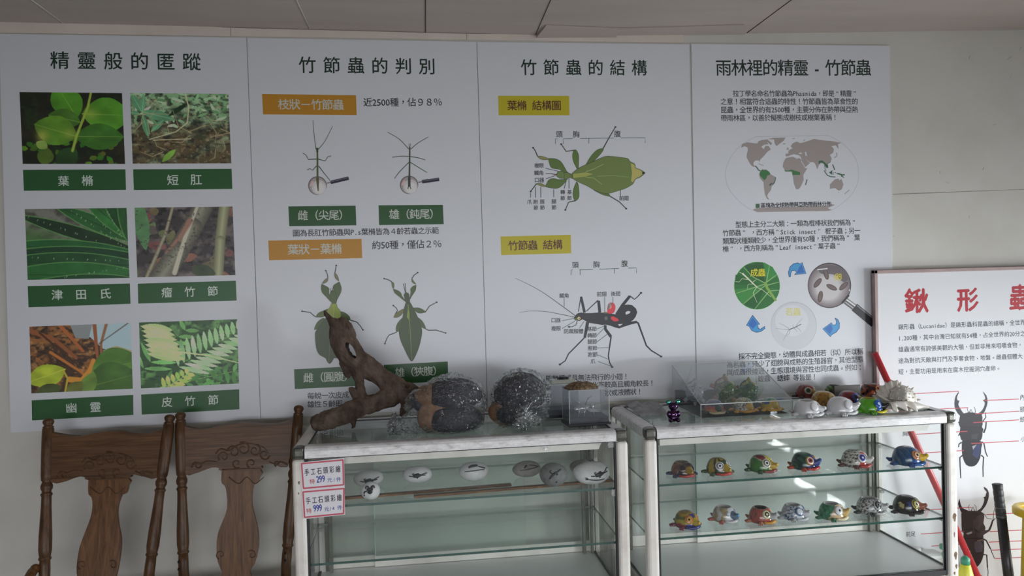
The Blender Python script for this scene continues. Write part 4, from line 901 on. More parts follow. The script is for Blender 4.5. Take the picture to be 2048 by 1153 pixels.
qa.poly([(375, 780), (440, 770), (465, 830), (455, 890), (390, 900), (370, 840)], (70, 62, 72)).poly([(280, 690), (345, 668), (345, 690), (300, 705)], (128, 122, 122)).poly([(365, 560), (400, 500), (470, 480), (470, 560), (420, 660), (380, 640)], (64, 52, 56)).line([(265, 650), (350, 640), (440, 690)], 7, (30, 22, 24)).line([(360, 530), (365, 690)], 6, (72, 60, 52)).line([(390, 905), (470, 905)], 8, (28, 20, 24)).line([(260, 745), (460, 745)], 7, (28, 20, 22)).line([(400, 770), (465, 760)], 10, (100, 84, 74))
qa.out('beetle_picture', board, 'brown-black stag beetle seen from below', mat=M_bprint)

# ------------------------------------------------------------------ glass display cabinets
YF, YB, ZT = -0.53, -0.035, 1.0
SH1, SH2, DK_Z = 0.795, 0.605, 0.414
def cabinet(x0, x1, label, seams, chips, gback):
    r = thing('display_cabinet', label, 'cabinet', ((x0 + x1) / 2, (YF + YB) / 2, 0), 0, 'pair of glass display cabinets')
    W = 0.042
    prof = [(0, -.037), (0, -.014), (.003, -.006), (.009, -.0015), (.018, 0), (.046, 0), (.046, -.010), (.040, -.012), (.040, -.037)]   # (inwards, z)
    def rail(side):
        mb = MB()
        if side == 'f': P = [[(x, YF + a, ZT + z) for a, z in prof] for x in (x0 + W, x1 - W)]
        if side == 'b': P = [[(x, YB - a, ZT + z) for a, z in prof] for x in (x0 + W, x1 - W)]
        if side == 'l': P = [[(x0 + a, y, ZT + z) for a, z in prof] for y in (YF + W, YB - W)]
        if side == 'r': P = [[(x1 - a, y, ZT + z) for a, z in prof] for y in (YF + W, YB - W)]
        n = len(prof); F = [(k, (k + 1) % n, (k + 1) % n + n, k + n) for k in range(n)] + [tuple(range(n - 1, -1, -1)), tuple(range(n, 2 * n))]
        mb.add(P[0] + P[1], F, 0, None, False); mb.build('top_rail', M_top if side != 'l' or x0 > 2 else M_alu, r)
    for s_ in 'fblr': rail(s_)
    for cx in (x0, x1 - W):
        for cy in (YF, YB - W):
            mb = MB(); mb.box((cx - .0008, cy - .0008, ZT - .040), (cx + W + .0008, cy + W + .0008, ZT + .0012), bev=.013); mb.build('corner_cap', M_cap, r)
            mb = MB(); mb.box((cx, cy, 0), (cx + W, cy + W, ZT - .040), bev=.012 if cy == YF else .004); mb.build('post', M_alu, r)
    e = 0.0035
    # dark gaskets beside the front posts and under the front rail
    for xx in (x0 + W, x1 - W - .006):
        mb = MB(); mb.box((xx, YF + .008, DK_Z), (xx + .006, YF + .022, ZT - .038)); mb.build('gasket', M_seal, r)
    mb = MB(); mb.box((x0 + W, YF + .006, ZT - .041), (x1 - W, YF + .024, ZT - .037)); mb.build('gasket', M_seal, r)
    mb = MB(); mb.box((x0 + W, YB - .050, ZT - .004), (x1 - W, YB - .0465, ZT - .0005)); mb.build('gasket', M_seal, r)
    for xx in (x0 + .0465, x1 - .050):
        mb = MB(); mb.box((xx, YF + W, ZT - .004), (xx + .0035, YB - W, ZT - .0005)); mb.build('gasket', M_seal, r)
    # glass
    mb = MB(); mb.pane((x0 + W + .006, YF + .012, DK_Z + .002), (x1 - W - .006, YF + .017, ZT - .042), 'y'); mb.build('front_glass', [M_glass, M_gedge], r)
    for xx in (x0 + .016, x1 - .021):
        mb = MB(); mb.pane((xx, YF + W, DK_Z + .002), (xx + .005, YB - W, ZT - .012), 'x'); mb.build('side_glass', [M_glass, M_gedge], r)
    mb = MB(); mb.pane((x0 + .041, YF + .041, ZT - .0085), (x1 - .041, YB - .041, ZT - .0035), 'z'); mb.build('top_glass', [M_gtop, M_gedge], r)
    for z in (SH1, SH2):
        mb = MB(); mb.pane((x0 + .024, YF + .030, z - .008), (x1 - .024, YB - .052, z), 'z'); mb.mi[4] = 2; mb.build('glass_shelf', [M_gshelf, M_gedge, M_gpale], r)
        for xx in (x0 + .021, x1 - .036):
            for yy in (YF + .046, YB - .085):
                mb = MB(); mb.box((xx, yy, z - .020), (xx + .015, yy + .012, z - .008)); mb.build('shelf_clip', M_chrome, r)
    # sliding glass doors at the back
    xa, xb = seams
    for k, (p, q, yy) in enumerate([(x0 + W, xb, YB - .022), (xa, x1 - W, YB - .034)]):
        mb = MB(); mb.pane((p, yy, DK_Z + .018), (q, yy + .004, ZT - .045), 'y'); d = mb.build('sliding_door', [gback, M_gedge], r)
        mb = MB(); mb.box((p, yy - .003, DK_Z + .002), (q, yy + .007, DK_Z + .045), bev=.001); mb.build('door_rail', M_alu, d)
        mb = MB(); mb.box((p + .001, yy - .001, DK_Z + .045), (p + .006, yy + .005, ZT - .045)); mb.build('door_edge', M_gpale if k else M_alu, d)
    for xx in (x0 + W, x1 - W - .014):
        for yy in (YB - .036, YB - .018):
            mb = MB(); mb.box((xx, yy, DK_Z), (xx + .014, yy + .004, ZT - .04)); mb.build('door_channel', M_chan, r)
    for xx, ww in ((x1 - W - .030, .012), (x0 + W + .018, .012), (x1 - W + .004, .010)):
        mb = MB(); mb.box((xx, YB - .058, DK_Z + .001), (xx + ww, YB - .0425, ZT - .042)); mb.build('door_channel', M_chan, r)
    # deck, base, lamp housing under the top
    mb = MB(); mb.box((x0 + .020, YF + .026, DK_Z - .018), (x1 - .020, YB - .006, DK_Z), bev=.001); mb.build('deck', M_deck, r)
    mb = MB(); mb.box((x0 + W, YF + .010, DK_Z - .016), (x1 - W, YF + .0255, DK_Z + .001)); mb.build('gasket', M_seal, r)
    for xx in (x0 + .022, x1 - .027):
        mb = MB(); mb.box((xx, YF + W, DK_Z), (xx + .005, YB - W, DK_Z + .004)); mb.build('gasket', M_seal, r)
    mb = MB(); mb.box((x0 + W, YF + .012, .06), (x1 - W, YB - .02, DK_Z - .020)); mb.build('base_box', M_alu, r)
    mb = MB()
    hl, hr = x0 + .062, x1 - .085
    mb.prism([(hl, .931), (hr - .012, .931), (hr, .958), (hl, .958)], lambda x, z, s: (x, YF + (.034 if s == 0 else .085), z)); mb.build('lamp_housing', M_alu, r)
    for cx, cz, w, h in chips:
        mb = MB(); pts = [(cx + w * .5 * math.cos(a) * (1.0 if math.sin(a) > 0 else .55), cz + h * .5 * math.sin(a)) for a in [2 * math.pi * k / 14 for k in range(14)]]
        mb.prism(pts, lambda x, z, s: (x, YF - .0006 + .0012 * s, z)); mb.build('paint_chip', M_rust, r)
    return r
M_gpale = simple('pale_glass_edge', (.42, .52, .48), .2)
M_rust = noisy('rusty_bare_metal', [(.3, (.12, .07, .035)), (.7, (.30, .19, .11))], 60, .7)
CL = cabinet(1.106, 2.238, 'glass display cabinet with painted stones, beside the wooden chairs', (at(745, 950, 'y', -.06).x, at(1048, 930, 'y', -.06).x), [(1.128, .885, .007, .012), (1.126, .850, .004, .008)], M_gback)
CR = cabinet(2.300, 3.483, 'glass display cabinet with two rows of painted turtles, next to the framed board', (at(1390, 950, 'y', -.06).x, at(1496, 950, 'y', -.06).x),
             [(3.466, .612, .016, .032), (3.468, .47, .014, .030), (3.464, .548, .005, .02), (3.470, .43, .010, .018), (3.462, .405, .008, .012)], M_gwhite)

# ------------------------------------------------------------------ carved oak chairs with their backs to the wall
def wood(name, stretch, dark, mid, light, rough=.38):
    m, nt, out = new_mat(name); p = pbsdf(nt, out, None, rough, 0, .28, .03); p.inputs['Coat Roughness'].default_value = .3
    tc = nt.nodes.new('ShaderNodeTexCoord'); mp = nt.nodes.new('ShaderNodeMapping'); mp.inputs['Scale'].default_value = stretch
    nt.links.new(tc.outputs['Object'], mp.inputs[0])
    nz = nt.nodes.new('ShaderNodeTexNoise'); nz.inputs['Scale'].default_value = 1; nz.inputs['Detail'].default_value = 7; nz.inputs['Distortion'].default_value = .6; nz.inputs['Roughness'].default_value = .65
    nt.links.new(mp.outputs[0], nz.inputs['Vector'])
    r = ramp_color(nt, nz.outputs['Fac'], [(.30, dark), (.5, mid), (.68, light)])
    nt.links.new(r.outputs[0], p.inputs['Base Color'])
    b = nt.nodes.new('ShaderNodeBump'); b.inputs['Strength'].default_value = .25; b.inputs['Distance'].default_value = .001
    nt.links.new(nz.outputs['Fac'], b.inputs['Height']); nt.links.new(b.outputs[0], p.inputs['Normal']); return m
OAK = ((.045, .020, .008), (.105, .050, .022), (.16, .080, .037)); OAK2 = ((.058, .022, .007), (.135, .060, .022), (.195, .092, .036))
M_oakx = wood('oak_along', (4, 40, 90), *OAK); M_oakz = wood('oak_upright', (75, 40, 3.5), *OAK2); M_oakp = wood('oak_turned', (60, 60, 5), *[(a * .85, b * .85, c * .85) for a, b, c in OAK])
M_carve = wood('oak_carving', (60, 60, 60), *[(a * .8, b * .8, c * .8) for a, b, c in OAK])
M_hole = simple('dark_hole', (.01, .007, .005), .9)
CT = (40, 780, 3.0917)
def chair(label, ytop, tilt, ztop, pl, pr, crest, splat, carving, holes, arm):
    def B(x, y, off=0.0):
        u, v = CT[0] + x / CT[2], CT[1] + y / CT[2]; Y = ytop
        for _ in range(5):
            p = at(u, v, 'y', Y); Y = ytop - (ztop - p.z) * tilt
        p = at(u, v, 'y', Y); p.y -= off; return p
    mid = (B(*pl[0]) + B(*pr[0])) / 2
    r = thing('dining_chair', label, 'chair', (mid.x, mid.y - .3, 0), 0, 'pressed-back oak chairs against the wall')
    K = 1 / CT[2] / FPX * 2.86
    prof = [(0, 8), (4, 20), (12, 28), (24, 31), (36, 27), (46, 22), (52, 27), (58, 31), (62, 26), (66, 31), (150, 33), (240, 33), (360, 32), (392, 30), (402, 24), (412, 27), (428, 32), (446, 31), (462, 24), (472, 26), (478, 32), (486, 30), (495, 26), (560, 27), (640, 30), (740, 34), (820, 34), (860, 29), (868, 33), (876, 33), (884, 27), (930, 29), (990, 29)]
    for (a, bt) in (pl, pr):
        A, Bt = B(*a), B(*bt); d = (Bt - A); L = d.length; total = bt[1] - a[1]; mb = MB()
        pts, rad = [], []
        for h_, rr_ in prof:
            t = h_ / total
            if t <= 1.05: pts.append(A + d * t); rad.append(rr_ * K)
        # carry on as the rear leg down to the floor
        last = pts[-1]; foot = Vector((last.x + d.x / L * .3, last.y + .06, 0.0))
        for t in (.15, .5, .9, 1.0): pts.append(last.lerp(foot, t)); rad.append((.019, .018, .014, .013)[int(t * 3.2)] if t < 1 else .013)
        mb.tube(pts, rad, 18); pst = mb.build('back_post', M_oakp, r)
        for hx, hy in holes:
            if abs(hx - a[0]) < 140:
                c = B(hx, hy, .0185); mb = MB(); mb.ball(c, (.004, .0025, .0055)); mb.build('plug_hole', M_hole, pst)
    def slab(pts, th, name, mat, sm=2):
        q = bez([(x, y, 0) for x, y in pts] + [(pts[0][0], pts[0][1], 0)], sm)[:-1]; mb = MB()
        mb.prism([(v.x, v.y) for v in q], lambda x, y, s: B(x, y, (-th / 2 if s else th / 2))); return mb.build(name, mat, r)
    cr = slab(crest, .020, 'crest_rail', M_oakx); sp = slab(splat, .013, 'splat', M_oakz)
    for par, lines in ((cr, carving[0]), (sp, carving[1])):
        mb = MB()
        for ln in lines:
            w = ln[0]; pp = bez([(x, y, 0) for x, y in ln[1]], 5)
            mb.tube([B(v.x, v.y, .0095 if par is cr else .0062) for v in pp], [w * K * (1 - .5 * k / len(pp)) for k in range(len(pp))], 6)
        if lines: mb.build('carving', M_carve, par)
    # seat, legs and stretchers (below the picture)
    sx0, sx1, sy = B(*pl[1]).x - .01, B(*pr[1]).x + .02, B(*pl[1]).y
    mb = MB(); mb.box((sx0 - .02, sy - .44, .425), (sx1 + .02, sy + .015, .455), bev=.012); mb.build('seat', M_oakx, r)
    for xx in (sx0 + .03, sx1 - .03):
        mb = MB(); mb.tube([(xx, sy - .40, .43), (xx, sy - .41, .22), (xx, sy - .42, 0)], [.02, .024, .014], 14); mb.build('front_leg', M_oakp, r)
    mb = MB(); mb.tube([(sx0 + .03, sy - .41, .2), (sx1 - .03, sy - .41, .2)], .011, 10); mb.build('stretcher', M_oakp, r)
    if arm:
        c = B(*arm, .03); mb = MB(); mb.tube([c + Vector((0, .03, .002)), c + Vector((-.002, -.0, 0)), c + Vector((-.004, -.10, -.05))], [.012, .016, .016], 12); mb.ball(c + Vector((0, .012, .004)), (.015, .02, .017)); mb.build('arm_stub', M_oakz, r, 'lighter brown rounded arm end')
    return r
def curl(cx, cy, r0, turns, a0, sg=1): return [(cx + sg * r0 * (1 - .8 * t) * math.cos(a0 + turns * 6.28 * t), cy + r0 * (1 - .8 * t) * math.sin(a0 + turns * 6.28 * t)) for t in [k / 14 for k in range(15)]]
c1 = [(5, curl(440, 470, 36, 1.2, 2.5)), (5, curl(500, 440, 40, 1.2, 3.6)), (5, curl(560, 420, 44, 1.3, 4.2)), (5, curl(630, 430, 40, 1.2, 5.2, 1)), (5, curl(690, 455, 34, 1.2, .2)), (5, curl(520, 510, 30, 1.1, 1)), (5, curl(610, 510, 30, 1.1, 2)), (6, [(240, 535), (260, 505), (300, 510), (340, 495), (400, 500)]), (6, [(830, 515), (790, 500), (760, 515), (720, 500)]), (4, [(430, 548), (550, 543), (670, 541)]), (5, curl(280, 520, 22, 1, 0)), (5, curl(770, 512, 20, 1, 2)), (5, [(390, 450), (420, 420), (470, 430), (520, 400), (580, 385), (640, 395), (690, 415), (715, 450)])]
c2 = [(4, curl(390, 1080, 30, 1.1, 2)), (4, curl(580, 1080, 30, 1.1, 4)), (4, [(440, 600), (500, 640), (550, 600), (600, 640), (655, 600)])]
CH1 = chair('carved oak chair, leftmost, standing clear of the cabinet', -.13, .26, 1.07, ((176, 178), (151, 1150)), ((929, 154), (797, 1150)),
            [(200, 264), (300, 280), (380, 284), (450, 270), (560, 253), (650, 255), (740, 266), (820, 265), (895, 245), (880, 380), (858, 540), (780, 536), (720, 522), (690, 526), (671, 549), (430, 556), (410, 540), (380, 533), (330, 548), (280, 566), (196, 567), (200, 420)],
            [(428, 552), (672, 546), (675, 590), (662, 638), (640, 645), (625, 670), (610, 720), (606, 770), (615, 850), (628, 920), (625, 1000), (610, 1100), (590, 1180), (560, 1290), (410, 1290), (372, 1200), (355, 1130), (358, 1060), (373, 970), (410, 870), (440, 790), (452, 720), (447, 665), (428, 645), (425, 600)],
            (c1, c2), [(100, 1120), (775, 1100), (772, 1135)], (108, 1105))
sh = lambda L, dx, dy: [(w, [(x + dx, y + dy) for x, y in p]) for w, p in L]
CH2 = chair('carved oak chair, nearer the glass cabinet and partly hidden by it', -.12, .16, 1.075, ((992, 138), (1012, 1150)), ((1725, 96), (1640, 1150)),
            [(1022, 224), (1100, 240), (1170, 238), (1260, 218), (1380, 203), (1470, 208), (1570, 211), (1640, 200), (1700, 187), (1680, 330), (1655, 476), (1570, 458), (1520, 455), (1495, 470), (1485, 493), (1252, 499), (1235, 481), (1190, 478), (1130, 500), (1080, 517), (1025, 518), (1020, 380)],
            [(1250, 496), (1487, 489), (1485, 545), (1470, 578), (1448, 590), (1437, 650), (1438, 720), (1455, 790), (1475, 880), (1475, 980), (1450, 1080), (1425, 1115), (1432, 1160), (1440, 1290), (1240, 1290), (1245, 1150), (1252, 1125), (1225, 1060), (1218, 980), (1225, 890), (1260, 800), (1283, 730), (1280, 640), (1270, 595), (1250, 575), (1247, 540)],
            (sh(c1, 825, -58), sh(c2, 855, -62)), [(990, 1055), (990, 1100), (1645, 1000), (1645, 1045)], None)
# ------------------------------------------------------------------ driftwood on the left cabinet
M_drift = noisy('grey_brown_driftwood', [(.28, (.040, .026, .019)), (.46, (.092, .062, .046)), (.66, (.165, .118, .092))], 26, .7, detail=9, stretch=(1, 1, .55), bump=.9, bdist=.004, spec=.3)
TOPZ = ZT - .0035
def evaluated_mesh(o):
    bpy.context.view_layer.update(); dg = bpy.context.evaluated_depsgraph_get()
    me = bpy.data.meshes.new_from_object(o.evaluated_get(dg)); return me
def driftwood():
    f6 = (560, 600, 3.843)
    def N(x, y, Y, r): return at(f6[0] + x / f6[2], f6[1] + y / f6[2], 'y', Y), r / f6[2] / FPX * 2.85
    chains = [[(345, 95, -.17, 14), (385, 150, -.17, 28), (430, 200, -.175, 60), (470, 280, -.18, 88), (510, 370, -.19, 102), (575, 455, -.20, 100), (665, 515, -.21, 84), (775, 592, -.22, 70), (885, 680, -.235, 92), (985, 765, -.25, 62), (938, 875, -.255, 24)],
              [(288, 945, -.275, 66), (350, 928, -.28, 72), (470, 885, -.275, 74), (600, 832, -.265, 72), (740, 792, -.255, 68), (860, 745, -.245, 84)],
              [(570, 520, -.205, 60), (608, 620, -.225, 44), (622, 720, -.24, 44), (640, 800, -.26, 58)],
              [(880, 690, -.235, 80), (990, 690, -.24, 50), (1060, 690, -.245, 24)],
              [(600, 760, -.25, 34), (550, 700, -.25, 24), (535, 682, -.25, 12)], [(560, 880, -.27, 50), (570, 950, -.27, 24), (560, 978, -.27, 10)], [(505, 480, -.19, 60), (515, 570, -.20, 40), (525, 600, -.2, 16)],
              [(470, 160, -.175, 30), (520, 200, -.18, 34), (560, 270, -.185, 30)]]
    mb = MB()
    for ch in chains:
        P = [N(*n_) for n_ in ch]
        pts = bez([p for p, _ in P], 4); rad = []
        for i in range(len(P) - 1): rad += [P[i][1] + (P[i + 1][1] - P[i][1]) * k / 4 for k in range(4)]
        rad.append(P[-1][1])
        mb.tube(pts, [q_ * .74 for q_ in rad], 16, flat=1.35); mb.ball(pts[0], [rad[0] * .9] * 3, 12, 8); mb.ball(pts[-1], [rad[-1] * .9] * 3, 12, 8)
    o = mb.build('driftwood_raw', M_drift)
    md = o.modifiers.new('r', 'REMESH'); md.mode = 'VOXEL'; md.voxel_size = .0032
    # hollows: a long slot through the upper limb and two knot holes
    cut = MB(); c, _ = N(552, 385, -.19, 0); d = (N(610, 480, -.19, 0)[0] - N(500, 310, -.19, 0)[0]).normalized()
    rot = d.to_track_quat('X', 'Z').to_matrix()
    cut.ball(c + Vector((0, -.012, 0)), (.038, .060, .0125), 20, 12, rot=rot)
    c2, _ = N(520, 215, -.20, 0); cut.ball(c2 + Vector((0, -.02, 0)), (.020, .030, .0075), 16, 10, rot=rot)
    c3, _ = N(983, 660, -.24, 0); cut.ball(c3 + Vector((0, -.022, 0)), (.008, .018, .006), 14, 8)
    c4, _ = N(310, 930, -.28, 0); cut.ball(c4 + Vector((0, -.035, 0)), (.020, .016, .010), 14, 8)
    co = cut.build('cut', M_drift)
    bo = o.modifiers.new('b', 'BOOLEAN'); bo.operation = 'DIFFERENCE'; bo.object = co; bo.solver = 'FAST' if 'FAST' in [i.identifier for i in bo.bl_rna.properties['solver'].enum_items] else 'EXACT'
    me = evaluated_mesh(o); bpy.data.objects.remove(o); bpy.data.objects.remove(co)
    zmin = min(v.co.z for v in me.vertices)
    nrm = [v.normal.copy() for v in me.vertices]
    for v, n_ in zip(me.vertices, nrm):
        q = v.co * 1.0
        a_ = noise.fractal(Vector((q.x * 22 + q.z * 10, q.y * 26, q.z * 12 - q.x * 6)), 1, 2, 4)
        b_ = abs(noise.noise(Vector(((q.x + q.z) * 75, q.y * 75, (q.z - q.x) * 12))))
        v.co += n_ * (a_ * .0052 - b_ * .0042)
    zmin = min(v.co.z for v in me.vertices)
    for v in me.vertices: v.co.z += (ZT + .0006 - zmin) * max(0, 1 - (v.co.z - zmin) / .12)
    for p in me.polygons: p.use_smooth = True
    o = bpy.data.objects.new('driftwood', me); COL.objects.link(o)
    return o
DW = driftwood()
tag(DW, 'gnarled forked driftwood standing on the left glass cabinet', 'driftwood')

# ------------------------------------------------------------------ two wrapped lumps in clear bags
M_navy = noisy('black_cloth', [(.3, (.010, .011, .018)), (.7, (.030, .031, .045))], 40, .75, bump=.3)
M_tan = noisy('tan_skin', [(.3, (.20, .105, .055)), (.7, (.31, .175, .095))], 14, .6)
M_bag = clear_mat('crinkled_clear_bag', (.965, .975, .98), 1.45, bump=(30, .8, .012, 3.0), gloss_rough=.045, haze=.016, haze_col=(.55, .60, .66), gain=1.6)
def lump(name, lobes, mat, parent, amp=.002):
    mb = MB()
    for c, r_ in lobes: mb.ball(c, r_, 28, 18)
    o = mb.build('raw', mat); md = o.modifiers.new('r', 'REMESH'); md.mode = 'VOXEL'; md.voxel_size = .0045
    sm_ = o.modifiers.new('s', 'SMOOTH'); sm_.factor = .5; sm_.iterations = 4
    me = evaluated_mesh(o); bpy.data.objects.remove(o)
    for v in me.vertices:
        v.co += v.normal * noise.noise(v.co * 40) * amp; v.co.z = max(v.co.z, TOPZ + .0025)
    for p in me.polygons: p.use_smooth = True
    top = parent; me.transform(top.matrix_basis.inverted())
    o = bpy.data.objects.new(name, me); COL.objects.link(o); o.parent = parent; return o
def bag_shell(parent, lobes, knots, seed, amp=.0095):
    """film drawn around the lumps and gathered to a knot"""
    mb = MB()
    for c, r_ in lobes: mb.ball(c, r_, 36, 22)
    for a_, b_, ra, rb in knots: mb.tube([Vector(a_).lerp(Vector(b_), t) for t in (0, .3, .6, .85, 1)], [ra, ra * .8 + rb * .2, ra * .45 + rb * .55, rb, rb * 1.9], 18)
    o = mb.build('raw', M_bag); md = o.modifiers.new('r', 'REMESH'); md.mode = 'VOXEL'; md.voxel_size = .0027
    sm_ = o.modifiers.new('s', 'SMOOTH'); sm_.factor = .5; sm_.iterations = 3
    me = evaluated_mesh(o); bpy.data.objects.remove(o)
    kn = Vector(knots[0][1]) if knots else None
    for v in me.vertices:
        q = v.co.copy(); d = q - kn
        ang = math.atan2(d.z, d.x); rd = lambda x_, p_: (1 - min(1, abs(x_) * 2.2)) ** p_
        fold = rd(noise.noise(Vector((ang * 3.6, seed, d.length * 5))), 5) + .7 * rd(noise.noise(Vector((ang * 7.5, seed + 5, d.length * 8))), 5)
        w_ = q + Vector((noise.noise(q * 14), noise.noise(q * 14 + Vector((5, 0, 0))), noise.noise(q * 14 + Vector((0, 7, 0))))) * .03
        fine = rd(noise.noise(Vector((w_.x * 15 + seed, w_.y * 15, w_.z * 34))), 6) + .9 * rd(noise.noise(Vector((w_.x * 38, w_.y * 38 + seed, w_.z * 60))), 5)
        k = min(1, d.length / .12)
        v.co += v.normal * (fold * amp * (1.25 - .75 * k) + fine * amp * .8 - amp * .3)
        v.co.z = max(v.co.z, TOPZ + .0008 + .0008 * abs(noise.noise(q * 90)))
    for p in me.polygons: p.use_smooth = True
    me.transform(parent.matrix_basis.inverted())
    o = bpy.data.objects.new('clear_bag', me); COL.objects.link(o); o.parent = parent; return o
def px(u, v, Y): return at(u, v, 'y', Y)
def R_(p): return p / FPX * 2.66
B1 = thing('bagged_bundle', 'clear plastic bag around a black and tan lump, next to the driftwood', 'bag', (1.63, -.36, TOPZ), 0, 'bagged bundles on the left cabinet')
Y1 = -.36
up1 = [(px(907, 790, Y1), (R_(59), .060, R_(34)))]
lo1 = [(px(909, 838, Y1 - .015), (R_(57), .058, R_(31)))]
lump('cloth_lump', up1, M_navy, B1); lump('cloth_lump', lo1, M_navy, B1)
lump('tan_core', [(px(893, 818, Y1 + .012), (R_(55), .055, R_(44))), (px(858, 835, Y1 - .005), (R_(24), .045, R_(30))), (px(868, 790, Y1 + .01), (R_(40), .05, R_(24)))], M_tan, B1)
lump('dark_flap', [(px(846, 800, Y1 + .03), (R_(26), .04, R_(26)))], M_navy, B1)
bag_shell(B1, [(px(904, 806, Y1), (R_(69), .092, R_(58))), (px(904, 838, Y1), (R_(65), .088, R_(37))), (px(845, 812, Y1), (R_(34), .06, R_(34)))],
          [(px(850, 838, Y1), px(790, 858, Y1 - .02), R_(30), R_(10)), (px(800, 856, Y1 - .02), px(782, 852, Y1 - .02), R_(12), R_(14))], 3.0)
B2 = thing('bagged_bundle', 'clear plastic bag knotted in front around a black lump, beside the acrylic boxes', 'bag', (1.89, -.34, TOPZ), 0, 'bagged bundles on the left cabinet')
Y2 = -.33
lump('cloth_lump', [(px(1040, 788, Y2), (R_(55), .066, R_(45)))], M_navy, B2); lump('cloth_lump', [(px(1038, 826, Y2 - .012), (R_(51), .060, R_(29)))], M_navy, B2)
lump('tan_core', [(px(1028, 822, Y2 + .01), (R_(54), .06, R_(34)))], M_tan, B2)
bag_shell(B2, [(px(1042, 794, Y2), (R_(62), .092, R_(57))), (px(1040, 826, Y2), (R_(57), .086, R_(33)))],
          [(px(1044, 822, Y2 - .03), px(1046, 830, Y2 - .118), R_(32), R_(7)), (px(1046, 830, Y2 - .115), px(1053, 846, Y2 - .138), R_(8), R_(15))], 9.0)

# ------------------------------------------------------------------ acrylic display boxes
M_aclear = clear_mat('box_acrylic', (.95, .958, .965), 1.45, haze=.05, haze_col=(.62, .66, .72))
def acrylic_box(label, p0, w, d, h, rz, with_model):
    r = thing('specimen_box', label, 'box', (p0[0], p0[1], TOPZ + .0006), rz, 'clear acrylic specimen boxes')
    mb = MB(); mb.box((-w / 2 - .004, -d / 2 - .004, 0), (w / 2 + .004, d / 2 + .004, .010), bev=.001); mb.build('base', M_black, r, local=True)
    mb = MB(); mb.box((-w / 2 + .004, -d / 2 + .004, .010), (w / 2 - .004, d / 2 - .004, .030), bev=.001); mb.build('plinth', simple('dark_plinth', (.022, .024, .036), .5), r, local=True)
    mb = MB(); t = .002
    for a_, b_, th in [((-w / 2, -d / 2, .010), (w / 2, -d / 2 + t, h), 'y'), ((-w / 2, d / 2 - t, .010), (w / 2, d / 2, h), 'y'), ((-w / 2, -d / 2, .010), (-w / 2 + t, d / 2, h), 'x'), ((w / 2 - t, -d / 2, .010), (w / 2, d / 2, h), 'x'), ((-w / 2, -d / 2, h - t), (w / 2, d / 2, h), 'z')]:
        mb.pane(a_, b_, th)
    mb.build('cover', [M_aclear, M_aedge], r, local=True)
    if with_model:
        mb = MB(); mt = simple('silvery_plastic', (.62, .64, .66), .15, metal=.55)
        mb.ball((-.005, 0, .056), (.026, .009, .010), 16, 10); mb.ball((.024, 0, .060), (.010, .008, .008), 12, 8); mb.ball((-.03, 0, .054), (.014, .008, .008), 12, 8)
        for sx, tx in [(-.02, -.034), (0, -.012), (.012, .026)]:
            for sy in (-1, 1): mb.tube([(sx, sy * .006, .056), ((sx + tx) / 2, sy * .020, .064), (tx, sy * .026, .0305)], [.0016, .0014, .0010], 6)
        for sy in (-1, 1): mb.tube([(.030, sy * .003, .064), (.046, sy * .010, .074), (.060, sy * .016, .068)], [.0012, .001, .0006], 6)
        mb.tube([(-.01, -.004, .064), (-.035, -.010, .084), (-.055, -.012, .094)], [.004, .006, .002], 8, flat=.25); mb.tube([(0, .004, .064), (.014, .008, .090), (.030, .010, .098)], [.003, .005, .001], 8, flat=.25)
        mb.build('insect_model', mt, r, local=True)
    return r
SB1 = acrylic_box('front acrylic box on black base with a silvery insect model inside', (2.128, -.362), .150, .105, .131, math.radians(3), True)
SB2 = acrylic_box('rear acrylic box, partly hidden behind the front acrylic box', (2.055, -.185), .150, .105, .128, math.radians(3), False)
# furry flat piece on the front box and resin block on the rear box
M_fur = noisy('brown_fur', [(.3, (.035, .022, .014)), (.5, (.15, .095, .05)), (.7, (.36, .27, .17))], 120, .9, detail=6, stretch=(1, 1, .3))
mb = MB(); V = []; F = []; n1, n2 = 40, 8
for jx in range(n2 + 1):
    t = jx / n2; rr_ = t
    for k in range(n1):
        a_ = 2 * math.pi * k / n1; e_ = 1 + .08 * noise.noise(Vector((math.cos(a_) * 2, math.sin(a_) * 2, 3)))
        V.append((.064 * rr_ * math.cos(a_) * e_, .046 * rr_ * math.sin(a_) * e_, .0225 * (1 - t * t) ** .7 + .004 * noise.noise(Vector((math.cos(a_) * 4 * t, math.sin(a_) * 4 * t, 9))) * (1 - t) + .0015))
F = [(jx * n1 + k, jx * n1 + (k + 1) % n1, (jx + 1) * n1 + (k + 1) % n1, (jx + 1) * n1 + k) for jx in range(n2) for k in range(n1)]
b0 = len(V); V += [(.064 * math.cos(2 * math.pi * k / n1) * .96, .046 * math.sin(2 * math.pi * k / n1) * .96, 0) for k in range(n1)]
F += [(n2 * n1 + k, n2 * n1 + (k + 1) % n1, b0 + (k + 1) % n1, b0 + k) for k in range(n1)] + [tuple(b0 + k for k in range(n1 - 1, -1, -1))]
rng_ = random.Random(4)
mb.add(V, F)
for k in range(260):
    a_ = rng_.random() * 6.28; t = .35 + .65 * rng_.random() ** .5; x, y = .064 * t * math.cos(a_), .046 * t * math.sin(a_); z = .0225 * max(0, 1 - t * t) ** .7 + .0015
    dx, dy = math.cos(a_) * .006, math.sin(a_) * .006
    mb.add([(x - dy * .12, y + dx * .12, z - .001), (x + dy * .12, y - dx * .12, z - .001), (x + dx, y + dy, z - .001 - .002 * t)], [(0, 1, 2)])
FR = mb.build('fur_pad', M_fur, local=True, fixn=False); FR.location = (2.112, -.37, TOPZ + .1322)
tag(FR, 'brown furry flat piece lying on the front acrylic box', 'fur piece')
RB = thing('resin_block', 'small clear resin block holding a dark beetle, on the rear acrylic box', 'block', (2.075, -.20, TOPZ + .1292), math.radians(4))
